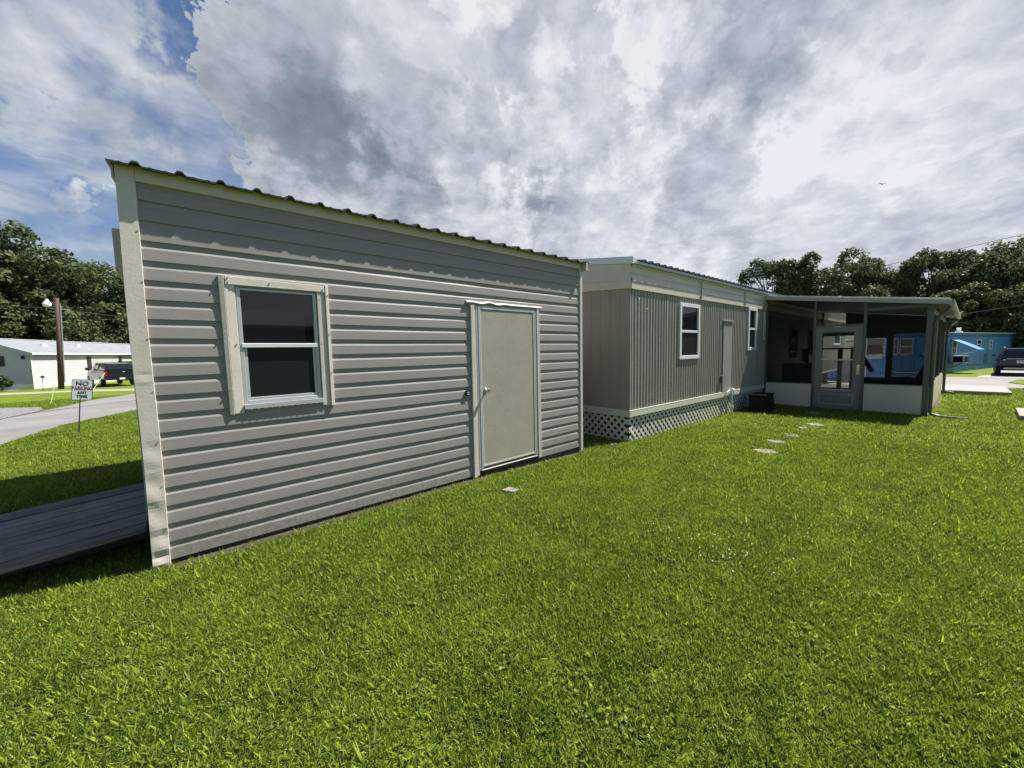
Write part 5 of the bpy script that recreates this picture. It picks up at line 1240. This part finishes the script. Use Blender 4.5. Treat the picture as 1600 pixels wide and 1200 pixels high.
for i, (x, y, H_, v, ws, lb_) in enumerate(LT): tree(x, y, H_ , v, 0.7 * i + 0.4, ws, lb_, GL)
GR = 'trees behind the blue mobile home'
RT = [(59.0, 19.4, 10.2, 1, 0.75, 'small tree peeking over the mobile home roof, leftmost of the right-hand trees'), (60.0, 15.8, 13.4, 1, 0.95, 'round-topped tree rising behind the television antenna'),
      (60.6, 12.3, 13.3, 3, 0.95, 'tree with a bare trunk and sky gaps right of the antenna'), (61.5, 8.4, 13.6, 0, 0.85, 'tallest broad dark tree over the middle of the porch roof'), (63.5, 5.9, 11.4, 2, 0.8, 'rounded tree just right of the tallest one over the porch'),
      (62.5, 3.6, 11.2, 0, 0.8, 'dense tree above the right part of the porch roof'), (61.5, 1.2, 11.8, 1, 0.9, 'tree with a lighter top above the porch roof corner'), (60.0, -0.8, 10.8, 2, 0.8, 'dark tree right above the blue house vent'),
      (61.0, -2.7, 11.3, 0, 0.85, 'tree behind the SUV, left of the tallest at the right edge'), (60.0, -4.6, 12.0, 2, 0.9, 'tall tree cut by the right edge of the photo'),
      (55.0, 0.4, 7.0, 4, 1.0, 'pale yellow-green tree standing in front of the dark ones by the porch corner'), (56.0, -1.3, 7.6, 4, 0.9, 'second pale tree, further right above the blue roof'),
      (56, 5.2, 6.4, 2, 1.1, 'low dark tree behind the porch, left of the pale trees'), (57, 9.6, 6.2, 4, 1.1, 'low tree behind the porch roof, under the tallest one'), (58, 14.3, 5.8, 2, 1.1, 'low tree at the foot of the bare trunk'), (55, -4.6, 7.0, 2, 1.1, 'low dark tree right behind the SUV')]
for i, (x, y, H_, v, ws, lb_) in enumerate(RT): tree(x, y, H_, v, 1.3 * i + 0.2, ws, lb_, GR)
# background wood, reads as one mass
r = np.random.default_rng(5)
def wood(name, path, n, hlo, hhi, thick, label):
    pts = []
    P_ = np.array(path, float); seg = r.integers(0, len(P_) - 1, n); t = r.uniform(0, 1, n)
    base = P_[seg] + (P_[seg + 1] - P_[seg]) * t[:, None]
    xy = base + r.normal(size=(n, 2)) * thick
    top = hlo + (hhi - hlo) * (0.5 + 0.5 * np.sin(xy[:, 0] * 0.9) * np.sin(xy[:, 1] * 0.63 + 1))
    z = gz(xy[:, 0], xy[:, 1]) + top * np.sqrt(r.uniform(0, 1, n))
    nr = r.normal(size=(n, 3)); nr /= np.linalg.norm(nr, axis=1)[:, None]
    q = leaf_quads(np.stack([xy[:, 0], xy[:, 1], z], 1), nr, 0.5, r).reshape(-1, 3)
    me = bpy.data.meshes.new(name); me.vertices.add(n * 4); me.vertices.foreach_set('co', q.ravel().astype(np.float32))
    me.loops.add(n * 4); me.loops.foreach_set('vertex_index', np.arange(n * 4, dtype=np.int32))
    me.polygons.add(n); me.polygons.foreach_set('loop_start', np.arange(0, n * 4, 4, dtype=np.int32)); me.update(calc_edges=True); me.validate()
    me.materials.append(M_LEAF); o = bpy.data.objects.new(name, me); C.objects.link(o); tag(o, label, 'wood', kind='stuff')
wood('undergrowth', [(-30, 70), (-18, 78), (-8, 79), (8, 80)], 26000, 4, 9.5, 1.6, 'dark undergrowth filling the gaps between the trees on the left')
wood('undergrowth', [(66, 30), (67, 12), (67, 4), (66, -10), (62, -18)], 30000, 3.0, 6.4, 1.5, 'dark undergrowth below the trees on the right')
# shrubs by the white house
def shrub(x, y, h, rad, seed, label):
    cm, lb_ = crown_mesh('foliage', seed, h, rad, 0.1, 9, 1500, 0.13, M_SHRUB)
    t = empty('shrub', (x, y, gzf(x, y)), 0, label, 'shrub', 'shrubs by the white house wall')
    a = bpy.data.objects.new('foliage', cm); C.objects.link(a); a.parent = t
    st = MB()
    for k in range(5): st.tube([(0, 0, 0), (math.cos(k * 1.3) * rad * .5, math.sin(k * 1.3) * rad * .5, h * .7)], 0.02, 5)
    st.build('stems', M_BARK, t)
shrub(-9.35, 45.4, 1.15, 0.55, 70, 'larger yellow-green shrub nearer the corner of the white house'); shrub(-9.95, 45.7, 0.95, 0.38, 71, 'smaller darker shrub left of the larger one by the white house')
mk = MB().tube([(0, 0, 0), (0.05, 0, 0.95)], 0.015, 6).disc((0.05, 0, 1.0), (0, -1, 0), 0.10, 0.05, 10).build('garden_lamp', M_GREYP); mk.location = (-7.0, 42.6, gzf(-7, 42.6)); tag(mk, 'small dark garden lamp on a thin stake before the white wall', 'garden lamp')
# bird
bd = bpy.data.objects.new('bird', None); C.objects.link(bd); bd.location = (39.8, 4.0, 13.2); tag(bd, 'tiny dark bird flying in front of the grey clouds', 'bird'); bd.rotation_euler = (0.3, 0.2, 0.5); bd.scale = (0.6, 0.6, 0.6)
MB().tube([(-0.18, 0, 0), (-0.08, 0, 0.0), (0.02, 0, 0.01), (0.12, 0, 0.02), (0.19, 0, 0.02)], [0.01, 0.04, 0.05, 0.03, 0.008], 8).build('body', M_BLACK, bd, smooth=True)
for s_ in (-1, 1): MB().add([(-0.05, 0, 0.02), (0.08, 0, 0.02), (0.05, s_ * 0.22, 0.10), (-0.06, s_ * 0.24, 0.10), (-0.02, s_ * 0.42, 0.05)], [(0, 1, 2, 3), (3, 2, 4)]).build('wing', M_BLACK, bd)

# ------------------------------------------------------------------ grass
def tuft(name, seed, nb, rad, lmin, lmax, wid):
    r = random.Random(seed); mb = MB()
    for i in range(nb):
        a = r.uniform(0, 2 * PI); rr_ = rad * math.sqrt(r.uniform(0, 1)); bx_, by_ = rr_ * math.cos(a), rr_ * math.sin(a)
        L = r.uniform(lmin, lmax); w = wid * r.uniform(0.7, 1.3); t = r.uniform(0, 2 * PI); lean = math.radians(r.uniform(15, 72)); curl = math.radians(r.uniform(-10, 40))
        dx, dy = math.cos(t), math.sin(t); px, py = -dy, dx
        tw = r.uniform(-1.2, 1.2); px, py = px * math.cos(tw) + dx * math.sin(tw), py * math.cos(tw) + dy * math.sin(tw)
        o = len(mb.v); x, y, z = bx_, by_, -0.004
        for k in range(4):
            f = k / 3; ww_ = w * (1.0, 1.0, 0.75, 0.12)[k] * 0.5
            mb.v += [(x - px * ww_, y - py * ww_, z), (x + px * ww_, y + py * ww_, z)]
            an_ = lean + curl * f; st = L / 3
            x += dx * math.sin(an_) * st; y += dy * math.sin(an_) * st; z += math.cos(an_) * st
        for k in range(3): mb.f.append((o + 2 * k, o + 2 * k + 1, o + 2 * k + 3, o + 2 * k + 2))
    me = bpy.data.meshes.new(name); me.from_pydata(mb.v, [], mb.f); me.materials.append(M_BLADE)
    return bpy.data.objects.new(name, me)
tcol = bpy.data.collections.new('grass_tufts')
for i in range(6): tcol.objects.link(tuft('tuft', 100 + i, 20, 0.055, 0.018, 0.042 + 0.005 * (i % 3), 0.0058))
def in_poly(px, py, poly):
    c = np.zeros(len(px), bool); n = len(poly)
    for i in range(n):
        x0, y0 = poly[i]; x1, y1 = poly[(i + 1) % n]
        cnd = ((y0 > py) != (y1 > py)); c ^= cnd & (px < (x1 - x0) * (py - y0) / ((y1 - y0) if y1 != y0 else 1e-9) + x0)
    return c
rtv, fwv, upv_ = np.array(rt), np.array(fw), np.array(up)
r = np.random.default_rng(21)
def scatter(dmin, dmax, dens, smin, smax, half=78):
    """tufts on the lawn in a sector round the viewpoint, wider than the view"""
    area = (dmax ** 2 - dmin ** 2) * PI * (half / 180); n = int(area * dens)
    d = np.sqrt(r.uniform(dmin ** 2, dmax ** 2, n)); a = r.uniform(math.radians(48.8 - half), math.radians(48.8 + half), n)
    x, y = d * np.cos(a), d * np.sin(a)
    keep = ~((x > -0.16) & (x < 4.76) & (y > 3.86) & (y < 7.6))
    lx = (x - 5.9) * cr_ + (y - 3.66) * sr_; ly = -(x - 5.9) * sr_ + (y - 3.66) * cr_
    keep &= ~((lx > 0.02) & (lx < 17.5) & (ly > 0.03) & (ly < 4.0)); keep &= ~((lx > 6.72) & (lx < 13.4) & (ly > -3.24) & (ly < 0.1))
    keep &= ~((x > -0.1) & (x < 4.9) & (y > 3.71) & (r.uniform(0, 1, n) > 0.35))
    for pl_ in (ROAD_L, GRAVEL, ROAD_R, SLAB): keep &= ~in_poly(x, y, pl_)
    keep &= ~((x > 13.0) & (x < 14.65) & (y > -3.2) & (y < -0.95))
    for (sx_, sy_), rad, k, _ in STONES: keep &= ~((((x - sx_) ** 2 + (y - sy_) ** 2) < (rad * 0.62) ** 2) & (r.uniform(0, 1, n) > 0.5))
    bare = (x > 14.2) & (x < 18.6) & (y > 0.1) & (y < 0.6); keep &= ~(bare & (r.uniform(0, 1, n) > 0.15))
    x, y = x[keep], y[keep]; s = r.uniform(smin, smax, len(x))
    near = np.abs(y - 3.80) < 0.10; s = np.where(near & (x > -0.2) & (x < 4.9), s * 0.85, s)
    pat = 0.95 + 0.10 * np.sin(x * 2.1 + 1.3 * np.sin(y * 1.7)) * np.sin(y * 2.6 + np.sin(x * 1.3)); s = s * pat
    return np.stack([x, y, gz(x, y)], 1), s
parts = [scatter(0.0, 4.5, 1500, 0.7, 1.4, 180), scatter(4.5, 9, 900, 0.85, 1.6, 125), scatter(9, 16, 240, 1.1, 1.9), scatter(16, 32, 70, 1.5, 2.5)]
pp_ = np.concatenate([p for p, s in parts]); sc_a = np.concatenate([s for p, s in parts]).astype(np.float32)
# broad-leaved clover mixed into the turf, and a few long stems
def clover(name, seed):
    r_ = random.Random(seed); mb = MB()
    for i in range(12):
        a = r_.uniform(0, 2 * PI); q = 0.07 * math.sqrt(r_.random()); x, y, z = q * math.cos(a), q * math.sin(a), r_.uniform(0.012, 0.026)
        for k in range(3):
            b = k * 2.09 + a; R_ = r_.uniform(0.0035, 0.0065); cx_, cy_ = x + R_ * math.cos(b), y + R_ * math.sin(b); o = len(mb.v)
            mb.v += [(cx_ + R_ * math.cos(t), cy_ + R_ * math.sin(t), z + 0.3 * R_ * math.cos(t + b)) for t in (0, 1.05, 2.1, 3.14, 4.2, 5.25)]
            mb.f.append(tuple(range(o, o + 6)))
    me = bpy.data.meshes.new(name); me.from_pydata(mb.v, [], mb.f); me.materials.append(M_BLADE); return bpy.data.objects.new(name, me)
tcol.objects.link(clover('tuft', 7)); tcol.objects.link(tuft('tuft', 222, 7, 0.04, 0.045, 0.085, 0.0065))
me = bpy.data.meshes.new('grass'); me.vertices.add(len(pp_)); me.vertices.foreach_set('co', pp_.astype(np.float32).ravel())
at = me.attributes.new('tscale', 'FLOAT', 'POINT'); at.data.foreach_set('value', sc_a)
at = me.attributes.new('trot', 'FLOAT', 'POINT'); at.data.foreach_set('value', r.uniform(0, 6.28, len(pp_)).astype(np.float32))
at = me.attributes.new('tidx', 'INT', 'POINT'); 
tid = r.integers(0, 6, len(pp_)); pick = r.uniform(0, 1, len(pp_)); cl_ = np.sin(pp_[:, 0] * 1.9 + 2 * np.sin(pp_[:, 1] * 1.1)) * np.sin(pp_[:, 1] * 2.3 + 0.7)
tid = np.where(pick < 0.003, 6, tid); tid = np.where(pick > 0.985, 7, tid)
at.data.foreach_set('value', tid.astype(np.int32))
me.materials.append(M_BLADE)
grass = bpy.data.objects.new('grass', me); C.objects.link(grass); tag(grass, 'thick bright green lawn grass', 'grass', kind='stuff')
ng = bpy.data.node_groups.new('scatter_tufts', 'GeometryNodeTree')
ng.interface.new_socket('Geometry', in_out='INPUT', socket_type='NodeSocketGeometry'); ng.interface.new_socket('Geometry', in_out='OUTPUT', socket_type='NodeSocketGeometry')
gi = ng.nodes.new('NodeGroupInput'); gout = ng.nodes.new('NodeGroupOutput'); ip = ng.nodes.new('GeometryNodeInstanceOnPoints'); ci = ng.nodes.new('GeometryNodeCollectionInfo')
ci.inputs['Collection'].default_value = tcol; ci.inputs['Separate Children'].default_value = True; ci.inputs['Reset Children'].default_value = True
def na(nm, ty):
    n_ = ng.nodes.new('GeometryNodeInputNamedAttribute'); n_.data_type = ty; n_.inputs['Name'].default_value = nm; return n_.outputs['Attribute']
L_ = ng.links.new
m2p = ng.nodes.new('GeometryNodeMeshToPoints'); L_(gi.outputs[0], m2p.inputs[0]); L_(m2p.outputs[0], ip.inputs['Points'])
L_(ci.outputs[0], ip.inputs['Instance']); ip.inputs['Pick Instance'].default_value = True; L_(na('tidx', 'INT'), ip.inputs['Instance Index'])
cv = ng.nodes.new('ShaderNodeCombineXYZ'); L_(na('trot', 'FLOAT'), cv.inputs[2]); L_(cv.outputs[0], ip.inputs['Rotation']); L_(na('tscale', 'FLOAT'), ip.inputs['Scale'])
L_(ip.outputs[0], gout.inputs[0])
gm = grass.modifiers.new('scatter', 'NODES'); gm.node_group = ng
# neighbour's house and tree behind the viewpoint, mirrored in the window panes
nh = empty('neighbour_house', (1.6, -8.2, 0.0), 0.0, 'dark green gabled house mirrored in the shed window', 'house')
M_NH = mat('dark_green_boards', (0.035, 0.075, 0.06), 0.6, 0.1, 2)
MB().box(0, 11, -6, 0, 0, 2.7).prism([(-6.0, 2.7), (0.0, 2.7), (-3.0, 4.1)], 'x', 0.02, 10.98).build('wall', M_NH, nh)
MB().hexa([(-0.4, 0.4, 2.55), (11.4, 0.4, 2.55), (11.4, -3, 4.14), (-0.4, -3, 4.14)], [(-0.4, 0.4, 2.65), (11.4, 0.4, 2.65), (11.4, -3, 4.24), (-0.4, -3, 4.24)]).hexa([(-0.4, -3, 4.14), (11.4, -3, 4.14), (11.4, -6.4, 2.55), (-0.4, -6.4, 2.55)], [(-0.4, -3, 4.24), (11.4, -3, 4.24), (11.4, -6.4, 2.65), (-0.4, -6.4, 2.65)]).build('roof', M_WROOF, nh)
MB().box(1.6, 2.7, 0.0, 0.04, 1.0, 2.1).build('window', M_GLASS, nh)
tree(-6.0, -14.0, 9.0, 1, 0.6, 1.0, 'leafy tree behind the viewpoint mirrored in the shed window', 'trees behind the viewpoint')
# white canopy far behind the porch
wc = empty('white_canopy', (26.5, 3.3, gzf(26.5, 3.3)), 0, 'white flat canopy on thin posts seen through the storm door above the lattice', 'canopy')
MB().hexa([(-0.6, -0.4, 2.30), (0.8, -0.4, 2.42), (0.8, 1.6, 2.42), (-0.6, 1.6, 2.30)], [(-0.6, -0.4, 2.44), (0.8, -0.4, 2.56), (0.8, 1.6, 2.56), (-0.6, 1.6, 2.44)]).build('roof', M_WHITE, wc)
for a, b in ((-0.5, -0.3), (0.7, -0.3), (-0.5, 1.5), (0.7, 1.5)): MB().box(a - .03, a + .03, b - .03, b + .03, 0, 2.3).build('post', M_WTRIM, wc)
# small white flowers
fl = MB(); rf_ = random.Random(3)
for i in range(30):
    cxx, cyy = (3.02, 1.10) if i < 26 else ((5.6, 1.4) if i < 30 else (2.5, -0.2))
    x = cxx + rf_.gauss(0, .14); y = cyy + rf_.gauss(0, .17); z = gzf(x, y) + rf_.uniform(0.03, 0.045)
    fl.tube([(x, y, z - 0.004), (x, y, z + 0.003)], [0.0025, 0.0045], 6)
fo = fl.build('clover_flowers', M_WHITE); tag(fo, 'scattered tiny white clover flowers in the lawn', 'flowers', kind='stuff')
